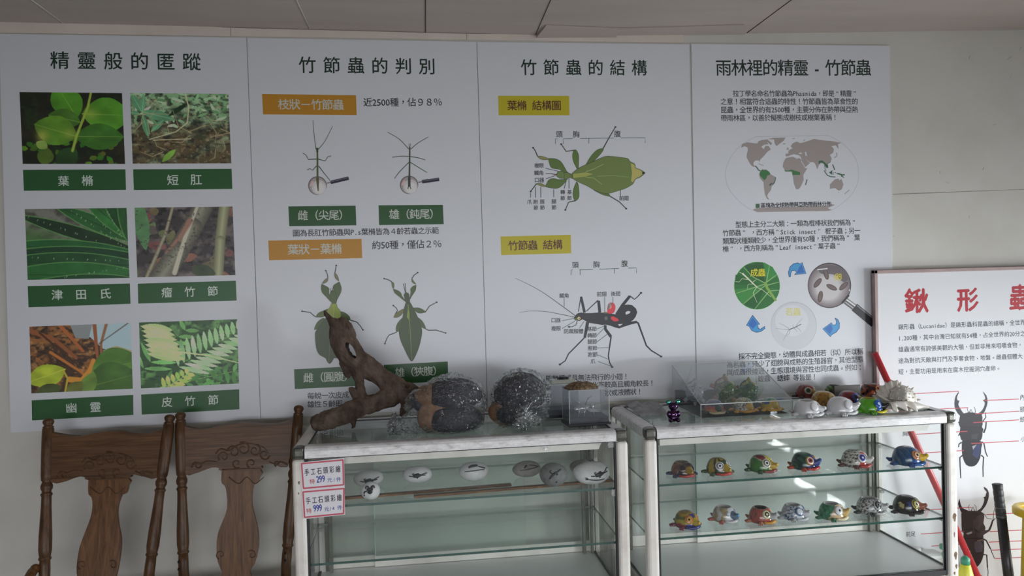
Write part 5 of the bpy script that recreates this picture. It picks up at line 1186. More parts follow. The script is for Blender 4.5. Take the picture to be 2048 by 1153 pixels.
mb = MB(); mb.box((-.046, -.022, 0), (.046, .022, .014), bev=.001); mb.build('block', clear_mat('resin', (.86, .86, .80), 1.5, haze=.3, haze_col=(.82, .82, .74)), RB, local=True)
mb = MB(); mb.ball((0, 0, .0185), (.020, .010, .0055), 14, 8); mb.ball((.020, 0, .018), (.008, .006, .004), 10, 6)
for sx in (-.012, 0, .012):
    for sy in (-1, 1): mb.tube([(sx, sy * .006, .018), (sx * 1.5, sy * .014, .021), (sx * 2, sy * .019, .0155)], .0012, 6)
mb.build('beetle', M_black, RB, local=True)

# ------------------------------------------------------------------ painted stones and bamboo strips on the shelf
M_stw = noisy('white_pebble', [(.3, (.66, .66, .67)), (.7, (.78, .78, .79))], 90, .7, bump=.25, bdist=.0008)
M_stg = noisy('grey_pebble', [(.3, (.13, .13, .133)), (.7, (.23, .23, .235))], 70, .7, bump=.25, bdist=.0008)
M_stt = noisy('warm_grey_pebble', [(.3, (.23, .22, .20)), (.7, (.34, .325, .30))], 60, .7, bump=.25, bdist=.0008)
M_inkk = simple('black_paint', (.015, .015, .018), .5)
def stone(label, x, y, rx, ry, rz_, tilt, yaw, mat, strokes, seed, script=False):
    r = thing('painted_stone', label, 'stone', (x, y, SH1 + .0006), yaw, 'painted stones on the upper shelf')
    nu, nv = 36, 20; V = []
    Rm = Matrix.Rotation(tilt, 3, 'X')
    def S(a_, t, k=1.0):
        p = Vector((rx * math.cos(t) * math.cos(a_), ry * math.cos(t) * math.sin(a_), rz_ * math.sin(t)))
        d = 1 + .07 * noise.noise(p * 22 + Vector((seed, 0, 0)))
        return Rm @ (p * d * k)
    V = [S(0, -math.pi / 2)] + [S(2 * math.pi * k / nu, -math.pi / 2 + math.pi * q / nv) for q in range(1, nv) for k in range(nu)] + [S(0, math.pi / 2)]
    F = []
    for k in range(nu):
        F.append((0, 1 + (k + 1) % nu, 1 + k)); b_ = 1 + (nv - 2) * nu; F.append((b_ + k, b_ + (k + 1) % nu, len(V) - 1))
        for q in range(nv - 2):
            a_ = 1 + q * nu; F.append((a_ + k, a_ + (k + 1) % nu, a_ + nu + (k + 1) % nu, a_ + nu + k))
    zm = min(v.z for v in V); V = [v - Vector((0, 0, zm)) for v in V]
    mb = MB(); mb.add(V, F); mb.build('pebble', mat, r, local=True)
    def onst(u, v):      # drawing plane mapped on the upper front of the stone
        nx, nz = max(-.97, min(.97, u)), max(-.97, min(.97, v))
        yy = -math.sqrt(max(.02, 1 - nx * nx - nz * nz)); p = Vector((rx * nx, ry * yy, rz_ * nz))
        d = 1 + .07 * noise.noise(p * 22 + Vector((seed, 0, 0)))
        return Rm @ (p * d) - Vector((0, 0, zm))
    mb = MB()
    for w, pts in strokes:
        q = bez([(a_, b_, 0) for a_, b_ in pts], 4)
        mb.tube([onst(v.x, v.y) for v in q], [1.7 * w * (1 - .35 * abs(2 * k / len(q) - 1)) for k in range(len(q))], 6)
    mb.build('painted_insect', M_inkk, r, local=True)
    return r
def bug(cx, cy, s_): 
    B = lambda x, y: (cx + x * s_, cy + y * s_)
    return [(.0050, [B(-.30, -.04), B(0, 0), B(.30, .05)]), (.0030, [B(.28, .05), B(.45, .02)]), (.0013, [B(-.25, 0), B(-.35, .22), B(-.2, .3)]), (.0013, [B(0, .05), B(.08, .25), B(.25, .27)]), (.0013, [B(-.2, -.05), B(-.45, -.12), B(-.7, -.1)]),
            (.0013, [B(.1, -.04), B(.15, -.25), B(.05, -.45)]), (.0013, [B(.3, 0), B(.6, 0), B(.85, -.06)]), (.0012, [B(.4, .05), B(.7, .16), B(1.0, .15)])]
stone('white flat stone with a black beetle, leftmost of the rear stones', 1.335, -.285, .054, .042, .024, .28, .10, M_stw, bug(-.05, .45, .75), 1)
stone('small round white stone with a beetle head, in front of the others at left', 1.352, -.462, .033, .030, .030, .2, 0, M_stw, [(.004, [(-.3, .55), (0, .62), (.3, .58)]), (.004, [(-.2, .4), (0, .3), (.2, .42)]), (.0022, [(-.45, .6), (-.35, .8), (-.1, .78)]), (.0022, [(.45, .62), (.35, .8), (.1, .78)]), (.002, [(-.3, .42), (-.55, .3), (-.6, .1)]), (.0015, [(-.6, 0), (-.58, -.2)])], 2)
stone('white oval stone with a black insect, second from left at the back', 1.512, -.278, .054, .042, .028, .18, -.04, M_stw, bug(-.05, .42, .7), 3)
stone('plain-fronted pale stone with a thin dark line on top, in the middle', 1.717, -.300, .055, .044, .033, .1, -.06, M_stw, [(.0035, [(-.35, .72), (-.1, .84), (.25, .86)]), (.0018, [(.3, .8), (.6, .62), (.75, .5)]), (.0012, [(-.6, .35), (-.2, .45), (.4, .5), (.7, .42)])], 4)
stone('warm grey oval stone right of the middle with faint writing', 1.916, -.290, .054, .042, .028, .05, .03, M_stt, [(.0012, [(-.6, .2), (-.2, .32), (.3, .42), (.7, .45)]), (.0022, [(-.3, .5), (-.1, .75)]), (.0014, [(.1, .78), (.5, .62), (.8, .4)])], 5)
stone('grey stone with a black stick insect, in front of the others', 1.990, -.440, .050, .044, .041, .0, .0, M_stg, [(.0030, [(-.45, -.1), (-.2, .25), (.1, .45)]), (.0016, [(.05, .4), (.4, .62)]), (.0014, [(-.2, .3), (-.4, .45), (-.3, .6)]), (.0016, [(0, .45), (.1, .3), (.05, .2)]), (.0025, [(0, -.35), (.04, -.42)])], 6)
stone('pale grey stone behind the white stone with writing, at the right end', 2.122, -.300, .045, .036, .025, .15, -.1, M_stt, bug(0, .45, .6), 7)
stone('white stone with a black insect above a line of script', 2.126, -.436, .065, .046, .036, .42, .02, M_stw, bug(.25, .52, .62) + [(.0011, [(-.45 + .045 * k, .12 + (.06 if k % 2 else -.02) - .006 * k) for k in range(24)]), (.0012, [(-.5, .22), (-.4, .26), (-.35, .1), (-.48, .05)])], 8)
M_bamb = wood('split_bamboo', (14, 160, 160), (.06, .028, .012), (.17, .085, .038), (.32, .18, .085))
for nm, lb, p, q, w in [('a', 'long brown bamboo strip lying at the back of the front stones, left one', (1.262, -.436), (1.842, -.398), .020), ('b', 'long brown bamboo strip overlapping to the right end of the shelf', (1.498, -.470), (2.205, -.424), .020)]:
    mb = MB(); d = (Vector(q) - Vector(p)); nn = Vector((-d.y, d.x)).normalized() * w / 2
    P = [Vector(p) - nn, Vector(q) - nn, Vector(q) + nn, Vector(p) + nn]
    zz = SH1 + .0006
    mb.add([(v.x, v.y, zz) for v in P] + [(v.x, v.y, zz + .007) for v in P], [(3, 2, 1, 0), (4, 5, 6, 7), (0, 1, 5, 4), (1, 2, 6, 5), (2, 3, 7, 6), (3, 0, 4, 7)], 0, None, False)
    o_ = mb.build('bamboo_strip', M_bamb); tag(o_, lb, 'bamboo strip', 'bamboo strips under the stones')

# ------------------------------------------------------------------ price sign and tape on the front glass of the left cabinet
M_paper = simple('sign_paper', (.80, .79, .83), .25, spec=.5)
PY = YF - .0016
fP = (590, 905, 8.236)
pa = Art(PY, fP, (196, 198, 206))
sg = thing('price_sign', 'white price sign with two red-bordered notices taped on the left cabinet glass', 'sign', at(600.7, 926, 'y', PY))
q = [pa.P(88, 172, 0), pa.P(808, 98, 0), pa.P(826, 1030, 0), pa.P(135, 1105, 0)]
mb = MB(); mb.add(q + [v + Vector((0, .0006, 0)) for v in q], [(0, 1, 2, 3), (7, 6, 5, 4), (0, 4, 5, 1), (1, 5, 6, 2), (2, 6, 7, 3), (3, 7, 4, 0)], 0, None, False)
mb.build('sheet', M_paper, sg)
RDB, BLU, BLK = (176, 74, 92), (52, 58, 140), (46, 36, 48)
for (a1, b1, c1_, d1, t) in [((108, 190), (790, 130), (800, 538), (140, 598), 0), ((133, 658), (806, 600), (800, 1012), (158, 1075), 1)]:
    pa.layer = 2
    for p_, q_ in [(a1, b1), (b1, c1_), (c1_, d1), (d1, a1)]:
        pa.line([p_, q_], 26, RDB)
    for p_ in (a1, b1, c1_, d1): pa.disc(p_[0], p_[1], 13, 13, RDB, 4, math.pi / 4)
    pa.up()
    pa.out('red_border', sg, mat=M_print)
    pa.layer = 5
    if t == 0:
        pa.text(160, 752, 392, 328, '手工石頭彩繪', BLK, .32, ysc=1.5, bold=.02).text(244, 328, 528, 520, '特', (170, 50, 60)).text(358, 500, 518, 500, '299', BLU, em=1.6, bold=.02).text(535, 760, 500, 482, '元/件', BLU, .2)
    else:
        pa.text(182, 772, 862, 800, '手工石頭彩繪', BLK, .32, ysc=1.5, bold=.02).text(190, 275, 1012, 1004, '特', (170, 50, 60)).text(308, 450, 996, 980, '999', BLU, em=1.6, bold=.02).text(485, 780, 980, 948, '元/4 件', BLU, .05)
    pa.out('lettering', sg, mat=M_print)
M_tape = clear_mat('crinkled_tape', (.93, .94, .94), 1.5, bump=(160, 1.0, .01, 1.0), gloss_rough=.15, haze=.35, haze_col=(.85, .87, .88), gain=2.0)
for (u, v, w, h_), lb in [((1228, 891, .036, .022), 'crumpled clear tape on the glass at the upper right corner'), ((1092, 898, .020, .018), 'small crumpled clear tape hanging under the rim near the middle'), ((1232, 988, .026, .024), 'crumpled clear tape on the glass just under the upper shelf edge')]:
    c = at(u, v, 'y', PY); mb = MB(); V = []; nx = 8
    for jx in range(nx + 1):
        for k in range(nx + 1):
            x, z = (k / nx - .5) * w, (jx / nx - .5) * h_
            V.append((c.x + x * (1 + .2 * noise.noise(Vector((jx, k, u)) * .7)), YF + .0105 - .0035 * abs(noise.noise(Vector((x * 220, z * 220, u)))), c.z + z * (1 + .2 * noise.noise(Vector((k, jx, v)) * .7))))
    mb.add(V, [(jx * (nx + 1) + k, jx * (nx + 1) + k + 1, (jx + 1) * (nx + 1) + k + 1, (jx + 1) * (nx + 1) + k) for jx in range(nx) for k in range(nx)])
    o_ = mb.build('clear_tape', M_tape, fixn=False); tag(o_, lb, 'tape', 'tape bits on the left cabinet glass')
# ------------------------------------------------------------------ painted clay turtles
def L_(c): return tuple(v * .86 for v in lin(c))
WHT = L_((226, 226, 226))
def vor(seed, n):
    rg = random.Random(seed); return [(rg.uniform(-3.2, 3.2), rg.uniform(0, 1.6), rg.randrange(100)) for _ in range(n)]
def pattern(st, seed, cols):
    """colour of the shell at azimuth a (0 = face) and height t (0 rim .. 1 top)"""
    c = [L_(x) for x in cols]; cells = vor(seed, 16)
    def f(a, t, p):
        el = t * 1.57; x, y = a * math.cos(el * .8), el
        nz = noise.noise(Vector((p.x * 60 + seed, p.y * 60, p.z * 60)))
        if st == 'plain': return c[0]
        if st == 'two': return c[0] if nz > .05 else c[1 % len(c)]
        if st == 'stripes':
            k = int((a + 3.2) * 3.2 + t * 1.5); return c[k % len(c)]
        if st == 'bands': return c[int(t * 5.5 + nz * .5) % len(c)]
        if st == 'rings': return c[int((math.hypot(x, y - .9) * 7 + nz)) % len(c)]
        if st == 'cells':
            d = sorted((math.hypot(x - u, y - v), k) for u, v, k in cells)
            if d[1][0] - d[0][0] < .07: return c[0]
            return c[1 + d[0][1] % (len(c) - 1)]
        if st == 'scales':
            r_ = int(t * 6); u = (a * 3.4 + (r_ % 2) * .5) % 1 - .5; v = t * 6 % 1
            d = math.hypot(u * 1.3, v - .05); return c[0] if .38 < d < .60 else (c[1] if d <= .38 and int(d * 14) % 2 else c[2 % len(c)])
        if st == 'spots':
            s_ = noise.noise(Vector((a * 4, t * 6, seed))); return c[1] if s_ > .22 else (c[2 % len(c)] if s_ < -.42 else c[0])
        if st == 'swirl':
            s_ = math.sin(a * 5 + 4 * math.sin(t * 5 + seed) + nz * 2); return c[0] if s_ > .35 else (c[1] if s_ > -.3 else c[2 % len(c)])
        if st == 'ink':
            s_ = noise.noise(Vector((p.x * 150 + seed, p.y * 150, p.z * 150))); return c[0] if abs(s_) < .16 else c[1]
        if st == 'flowers':
            for u, v, k in cells[:9]:
                dx, dy = x - u, y - v; d = math.hypot(dx, dy); g = math.atan2(dy, dx)
                if d < .14 + .10 * abs(math.cos(2.5 * g)): return c[1 + k % (len(c) - 1)]
            return c[0]
        return c[0]
    return f
def turtle(label, x, y, z, yaw, sc=1.0, shell=('plain', 1, [(220, 220, 220)]), face=(220, 220, 220), eye=((240, 240, 240), (20, 20, 20)), beak=(230, 180, 60), lip=None, feet=(90, 120, 60), openp=False, facew=.95, beak_up=.5, brow=None, group=None, eyes=True, eyer=.0165):
    sc *= .95; r = thing('turtle_ornament', label, 'ornament', (x, y, z + .0006), yaw - .18, group)
    AX, AY, H = .043 * sc, .042 * sc, .057 * sc
    pat = pattern(*shell); fc = L_(face) if face else None
    nu, nv = 72, 26; tmax = .70 if openp else 1.0
    V, C = [], []
    def prof(t): return math.cos(t * 1.5708) ** .62 * (1.0 if t > .12 else .90 + .10 * t / .12), math.sin(t * 1.5708) ** .92
    rows = 0
    for j_ in range(nv + 1):
        t = tmax * j_ / nv; rr_, hh = prof(min(t, .995))
        for k in range(nu):
            a_ = 2 * math.pi * k / nu; aa = (a_ + math.pi) % (2 * math.pi) - math.pi
            bul = 1 + .16 * max(0, math.cos(aa)) ** 3 * (1 - t)
            p = Vector((AX * rr_ * math.cos(a_) * bul, AY * rr_ * math.sin(a_), H * hh + .002 * sc)); V.append(p)
            isf = fc is not None and abs(aa) < facew * (1.05 - .75 * t) and t < .72
            edge = fc is not None and not isf and abs(aa) < facew * (1.05 - .75 * t) + .07 and t < .76
            C.append(fc if isf else ((L_(brow) if brow else pat(aa, t, p)) if edge else pat(aa, t, p)))
        rows += 1
    if openp:                                          # planter: rim and hollow inside
        inner = C[-nu:]
        for rr2, zz in ((.86, 0), (.84, -.012), (.80, -.034)):
            base = V[nv * nu: nv * nu + nu]
            for k in range(nu):
                b_ = base[k]; V.append(Vector((b_.x * rr2, b_.y * rr2, b_.z + zz * sc))); C.append(WHT if not brow else L_(brow))
            rows += 1
    F = [(j_ * nu + k, j_ * nu + (k + 1) % nu, (j_ + 1) * nu + (k + 1) % nu, (j_ + 1) * nu + k) for j_ in range(rows - 1) for k in range(nu)]
    F.append(tuple(range(nu - 1, -1, -1))); F.append(tuple((rows - 1) * nu + k for k in range(nu)))
    mb = MB(); mb.add(V, F); mb.build('shell', M_paint, r, local=True, vcol=C)
    def surf(a_, t, out=0.0):
        rr_, hh = prof(t); bul = 1 + .16 * max(0, math.cos(a_)) ** 3 * (1 - t)
        p = Vector((AX * rr_ * math.cos(a_) * bul, AY * rr_ * math.sin(a_), H * hh + .002 * sc)); n_ = Vector((p.x / AX ** 2, p.y / AY ** 2, p.z / H ** 2)).normalized(); return p + n_ * out, n_
    if eyes:
        for sgn in (-1, 1):
            p, n_ = surf(sgn * .62, .40); Rm = n_.to_track_quat('Z', 'Y').to_matrix(); er = eyer * sc; VV, CC, FF = [], [], []
            cols = [L_(c) for c in eye]; nr = 10
            for q_ in range(nr + 1):
                t = q_ / nr
                for k in range(20):
                    g = 2 * math.pi * k / 20; VV.append(p + Rm @ Vector((er * t * math.cos(g), er * t * math.sin(g), .0062 * sc * math.sqrt(max(0, 1 - t * t)) - .001)))
                    CC.append(cols[len(cols) - 1 - min(len(cols) - 1, int(t * .999 * len(cols)))])
            FF = [(q_ * 20 + k, q_ * 20 + (k + 1) % 20, (q_ + 1) * 20 + (k + 1) % 20, (q_ + 1) * 20 + k) for q_ in range(nr) for k in range(20)]
            mb = MB(); mb.add(VV, FF); mb.build('eye', M_paint, r, local=True, vcol=CC)
    bc = L_(beak) if not isinstance(beak[0], (tuple, list)) else L_(beak[0])
    mb = MB(); pts, rad = [], []
    for k in range(9):
        t = k / 8; pts.append((AX * (.84 + .48 * t) * 1.05, 0, (.027 + beak_up * .017 * t * t - .003 * t) * sc)); rad.append((.0178 - .0115 * t ** 1.2) * sc)
    mb.tube(pts, rad, 16, col=bc); mb.ball(pts[-1], [rad[-1] * 1.12] * 3, 12, 8, col=bc if not isinstance(beak[0], (tuple, list)) else L_(beak[1])); mb.build('beak', M_paint, r, local=True)
    lc = L_(lip if lip else (face or shell[2][0])); mb = MB(); pts = []
    for k in range(15):
        a_ = -.95 + 1.9 * k / 14; pts.append((AX * 1.14 * math.cos(a_) * (1 + .10 * math.cos(a_ * 2)), AY * 1.06 * math.sin(a_), (.0095 + .0015 * math.cos(a_ * 6)) * sc))
    mb.tube(pts, [(.0032 + .0028 * math.sin(math.pi * k / 14)) * sc for k in range(15)], 10, col=lc); mb.build('lip', M_paint, r, local=True)
    ft = L_(feet)
    for a_ in (1.15, 2.25, -1.15, -2.25):
        mb = MB(); d = Vector((math.cos(a_), math.sin(a_), 0)); c = Vector((AX * 1.06 * d.x, AY * 1.08 * d.y, .0074 * sc)); Rm = Matrix.Rotation(a_, 3, 'Z')
        mb.ball(c, (.0135 * sc, .0095 * sc, .0072 * sc), 14, 8, col=ft, rot=Rm)
        for s_ in (-1, 0, 1): mb.ball(c + Rm @ Vector((.0105 * sc, s_ * .0058 * sc, -.0015 * sc)), (.005 * sc, .0035 * sc, .0045 * sc), 8, 6, col=ft, rot=Rm)
        mb.build('foot', M_paint, r, local=True)
    mb = MB(); mb.tube([(-AX * .95, 0, .010 * sc), (-AX * 1.14, 0, .010 * sc), (-AX * 1.28, 0, .013 * sc)], [.008 * sc, .0068 * sc, .004 * sc], 10, col=ft); mb.ball((-AX * 1.28, 0, .013 * sc), [.0046 * sc] * 3, 8, 6, col=ft); mb.build('tail', M_paint, r, local=True)
    return r
def at_z(u, v, z): p = at(u, v, 'z', z); return p.x, p.y
G1, G2, G3, G4 = 'painted turtles on the upper shelf', 'painted turtles on the lower shelf', 'turtle ornaments on the cabinet top', 'turtle ornaments in the acrylic case'
def D(d): return math.radians(d)
x, y = at_z(1364, 952, SH1); turtle('brown-headed turtle with red lip and broken open top, leftmost on the upper shelf', x, y, SH1, D(-62), 1.0, ('two', 3, [(140, 92, 78), (118, 76, 64)]), (58, 42, 44), ((80, 60, 60), (30, 24, 26)), (160, 128, 48), (176, 56, 56), (52, 62, 96), openp=True, facew=1.15, brow=(150, 140, 132), group=G1, beak_up=.1)
x, y = at_z(1436, 948, SH1); turtle('dark green turtle with yellow striped shell and red lip', x, y, SH1, D(-58), 1.05, ('stripes', 2, [(190, 172, 72), (176, 150, 66), (70, 74, 50), (186, 168, 80), (100, 62, 52)]), (62, 78, 50), ((236, 236, 236), (40, 44, 60), (230, 230, 236), (20, 20, 26)), (188, 160, 58), (196, 62, 62), (74, 92, 62), group=G1, brow=(50, 60, 46), beak_up=.1)
x, y = at_z(1522, 943, SH1); turtle('turtle painted in patchwork of many colours with white lines', x, y, SH1, D(-42), 1.08, ('cells', 5, [(216, 210, 200), (150, 60, 60), (190, 176, 50), (48, 62, 140), (70, 130, 60), (176, 120, 60), (40, 36, 44)]), None, ((230, 225, 210), (40, 36, 36), (220, 220, 210), (20, 20, 20)), (206, 172, 66), (150, 62, 70), (62, 92, 66), group=G1)
x, y = at_z(1607, 938, SH1); turtle('dark blue and green turtle with orange ringed eyes, red lip and blue beak', x, y, SH1, D(-40), 1.08, ('swirl', 4, [(30, 62, 58), (24, 34, 60), (40, 100, 76)]), (42, 54, 110), ((186, 130, 60), (230, 226, 216), (150, 40, 40), (24, 24, 30)), (44, 72, 150), (200, 58, 52), (196, 82, 56), group=G1, beak_up=.9)
x, y = at_z(1708, 933, SH1); turtle('red-faced turtle with black and white scale shell', x, y, SH1, D(-36), 1.12, ('scales', 6, [(28, 28, 30), (150, 140, 136), (222, 218, 210)]), (180, 60, 54), ((230, 228, 230), (44, 52, 130), (36, 44, 130), (200, 200, 214)), (214, 210, 208), (176, 58, 52), (104, 56, 50), group=G1, beak_up=.7)
x, y = at_z(1812, 929, SH1); turtle('bright blue turtle with spotted yellow beak', x, y, SH1, D(-30), 1.2, ('rings', 7, [(44, 84, 132), (40, 70, 120), (70, 110, 130), (44, 84, 140)]), (42, 96, 176), ((206, 150, 100), (170, 60, 50), (220, 196, 160), (30, 26, 26)), (226, 186, 44), (48, 104, 180), (46, 90, 156), group=G1, beak_up=.6)
x, y = at_z(1372, 1054, SH2); turtle('blue turtle with orange ringed eyes and yellow bands, leftmost on the lower shelf', x, y, SH2, D(-50), 1.05, ('bands', 3, [(150, 60, 66), (170, 160, 60), (96, 100, 50), (184, 150, 60), (160, 130, 60)]), (52, 58, 120), ((196, 150, 60), (180, 84, 60), (206, 160, 70), (30, 26, 26)), (196, 164, 56), (52, 60, 130), (124, 56, 80), group=G2, beak_up=.2)
x, y = at_z(1448, 1042, SH2); turtle('white turtle with grey-blue beak, open top and pinkish feet', x, y, SH2, D(-46), 1.05, ('two', 8, [(206, 204, 208), (176, 160, 120)]), (206, 206, 212), ((196, 200, 210), (206, 206, 212)), ((92, 112, 140), (92, 150, 196)), (216, 216, 220), (190, 110, 104), openp=True, group=G2, eyes=True, eyer=.009)
x, y = at_z(1521, 1044, SH2); turtle('red and green turtle with crossed eyes and orange lip, open on top', x, y, SH2, D(-38), 1.05, ('spots', 9, [(176, 92, 84), (190, 84, 70), (110, 80, 80)]), (180, 84, 70), ((214, 206, 170), (214, 206, 170), (40, 36, 36), (214, 206, 170)), (176, 176, 182), (214, 150, 52), (196, 130, 110), openp=True, brow=(70, 60, 62), group=G2, beak_up=.8)
x, y = at_z(1586, 1038, SH2); turtle('white turtle painted with blue swirls, open on top', x, y, SH2, D(-38), 1.05, ('ink', 11, [(74, 100, 140), (206, 210, 216)]), (206, 210, 216), ((90, 112, 150), (210, 212, 218), (206, 210, 216)), (200, 200, 208), (206, 210, 216), (196, 200, 204), openp=True, group=G2, beak_up=.7)
x, y = at_z(1662, 1037, SH2); turtle('peach-faced turtle with green back and bulging white eyes, open on top', x, y, SH2, D(-34), 1.1, ('spots', 12, [(62, 130, 96), (84, 156, 116), (40, 100, 72)]), (224, 192, 150), ((222, 222, 226), (222, 222, 226), (220, 220, 226), (24, 24, 28)), (222, 186, 110), (236, 222, 186), (58, 128, 92), openp=True, facew=1.5, group=G2, beak_up=.9)
x, y = at_z(1738, 1026, SH2); turtle('black and white scribbled turtle, open on top', x, y, SH2, D(-32), 1.12, ('ink', 14, [(34, 34, 36), (206, 206, 206)]), None, ((200, 200, 200), (30, 30, 32), (40, 40, 42), (120, 120, 124), (26, 26, 28)), (190, 190, 190), (196, 196, 196), (52, 54, 56), openp=True, brow=(206, 206, 206), group=G2, beak_up=.7)
x, y = at_z(1812, 1025, SH2); turtle('black turtle with cream flower shapes and yellow ringed eyes', x, y, SH2, D(-30), 1.15, ('flowers', 15, [(34, 28, 28), (206, 196, 136), (200, 190, 130), (70, 80, 150)]), None, ((196, 184, 74), (60, 56, 36), (196, 184, 74), (220, 210, 190), (30, 26, 26)), (196, 110, 90), (44, 36, 36), (54, 48, 44), group=G2, beak_up=.5)
# on top of the right cabinet
TZ = TOPZ
def top(u, v, *a, front=False, **k):
    z = ZT if front else TZ; x, y = at_z(u, v, z); a = list(a); a[2] *= .90; return turtle(a[0], x, y, z, a[1], *a[2:], group=G3, **k)
top(1612, 796, 'red and dark turtle with yellow lines, behind the leopard-spotted one', D(-60), 1.1, ('rings', 21, [(150, 44, 36), (66, 60, 30), (160, 50, 40), (120, 46, 32)]), (150, 50, 42), ((200, 196, 186), (60, 90, 60), (30, 26, 26)), (176, 140, 40), (120, 60, 40), (60, 50, 40))
top(1646, 815, 'ochre leopard-spotted turtle behind the two plain white ones', D(-22), 1.25, ('spots', 22, [(186, 142, 58), (140, 100, 44), (196, 160, 90)]), (188, 142, 60), ((206, 186, 130), (206, 180, 110), (30, 26, 22)), (190, 134, 36), (176, 128, 48), (170, 124, 50), beak_up=.6)
top(1668, 794, 'bright green open turtle with dark red sides, at the back', D(-50), 1.05, ('swirl', 23, [(98, 168, 40), (110, 40, 34), (40, 70, 28)]), (104, 172, 44), ((120, 176, 60), (60, 50, 40)), (190, 160, 60), (120, 40, 36), (70, 60, 40), openp=True, brow=(60, 40, 34))
top(1697, 811, 'blue, red and yellow turtle behind the white ones', D(-35), 1.12, ('cells', 24, [(30, 26, 60), (58, 66, 150), (150, 50, 60), (50, 60, 140), (70, 76, 160)]), (56, 62, 140), ((70, 80, 160), (40, 36, 60)), (190, 150, 56), (60, 56, 90), (50, 52, 80))
top(1613, 832, 'plain white unpainted turtle with an open top', D(-30), 1.22, ('plain', 1, [(222, 223, 226)]), (222, 223, 226), ((222, 223, 226), (214, 215, 219)), (222, 223, 226), (222, 223, 226), (222, 223, 226), openp=True, beak_up=.4, front=True)
top(1679, 829, 'plain white unpainted turtle with a closed dome', D(-28), 1.26, ('plain', 1, [(220, 221, 224)]), (220, 221, 224), ((220, 221, 224), (212, 213, 218)), (220, 221, 224), (220, 221, 224), (220, 221, 224), beak_up=.9, front=True)
top(1739, 826, 'green, blue and black turtle with yellow lip, open on top', D(-30), 1.18, ('two', 27, [(96, 176, 40), (90, 168, 44)]), (42, 92, 170), ((40, 96, 176), (30, 80, 160), (200, 210, 230)), (26, 26, 30), (214, 206, 40), (90, 160, 46), openp=True, brow=(206, 196, 50), beak_up=.6, front=True)
top(1741, 793, 'maroon turtle with flame pattern, half hidden by the white shell', D(-35), 1.15, ('swirl', 28, [(62, 22, 24), (84, 30, 30), (176, 84, 48)]), None, ((90, 40, 36), (170, 120, 80), (70, 30, 30)), (186, 92, 56), (70, 26, 26), (60, 26, 26), openp=True)
# dark tilted card behind them
mb = MB(); c = Vector((*at_z(1712, 806, TZ), TZ)); mb.box((c.x - .06, c.y + .055, TZ + .0005), (c.x + .055, c.y + .064, TZ + .062), bev=.001)
tag(mb.build('dark_card', simple('dark_brown_card', (.035, .022, .016), .4)), 'dark flat card standing behind the blue turtle', 'card')

# ------------------------------------------------------------------ slanted acrylic case with turtles inside
cx0, cy0 = at_z(1402, 839, TZ); cx1, _ = at_z(1583, 828, TZ); cy1 = -.0925
hb = at(1343.5, 731, 'y', cy1).z - TZ; hf = .052
CS = thing('acrylic_case', 'slant-topped clear acrylic case holding turtle ornaments on black cloth', 'display case', ((cx0 + cx1) / 2, (cy0 + cy1) / 2, TZ), 0)
t = .003
mb = MB()
mb.pane((cx0, cy0, TZ + .0005), (cx1, cy0 + t, TZ + hf), 'y'); mb.build('front_panel', [M_acryl, M_aedge], CS)
mb = MB(); mb.pane((cx0, cy1 - t, TZ + .0005), (cx1, cy1, TZ + hb), 'y'); mb.build('back_panel', [M_acryl, M_aedge], CS)
for xx in (cx0, cx1 - t):
    mb = MB(); P = [(cy0 + t, TZ + .0005), (cy1 - t, TZ + .0005), (cy1 - t, TZ + hb), (cy0 + t, TZ + hf)]
    V = [(xx, a_, b_) for a_, b_ in P] + [(xx + t, a_, b_) for a_, b_ in P]
    mb.add(V, [(3, 2, 1, 0), (4, 5, 6, 7)], 0, None, False); mb.add(V, [(0, 1, 5, 4), (1, 2, 6, 5), (2, 3, 7, 6), (3, 0, 4, 7)], 1, None, False); mb.build('side_panel', [M_acryl, M_aedge], CS)
mb = MB(); V = [(cx0, cy0, TZ + hf), (cx1, cy0, TZ + hf), (cx1, cy1, TZ + hb), (cx0, cy1, TZ + hb)]; V += [(a_, b_, c_ + t) for a_, b_, c_ in V]
mb.add(V, [(3, 2, 1, 0), (4, 5, 6, 7)], 0, None, False); mb.add(V, [(0, 1, 5, 4), (1, 2, 6, 5), (2, 3, 7, 6), (3, 0, 4, 7)], 1, None, False); mb.build('slanted_lid', [M_acryl_d, M_aedge], CS)
M_cloth = noisy('black_cloth_liner', [(.3, (.012, .012, .016)), (.7, (.035, .036, .044))], 30, .85, bump=.3)
mb = MB(); V = []; F = []; nx, ny = 30, 16
for j_ in range(ny + 1):
    for k in range(nx + 1):
        u = k / nx; v = j_ / ny
        if v < .7: yy = cy0 + .012 + (cy1 - cy0 - .024) * v / .7; zz = TZ + .0015
        else: yy = cy1 - .012 + .005 * (v - .7) / .3; zz = TZ + .0015 + (v - .7) / .3 * (.062 - .012 * u)
        w = noise.noise(Vector((u * 6, v * 5, 2.2)))
        V.append((cx0 + .008 + (cx1 - cx0 - .02) * u, yy + (.004 * w if 0 < v < .7 else 0), zz + .0025 * abs(w)))
F = [(j_ * (nx + 1) + k, j_ * (nx + 1) + k + 1, (j_ + 1) * (nx + 1) + k + 1, (j_ + 1) * (nx + 1) + k) for j_ in range(ny) for k in range(nx)]
mb.add(V, F); mb.build('cloth_liner', M_cloth, CS, fixn=False)
CZ = TZ + .0052
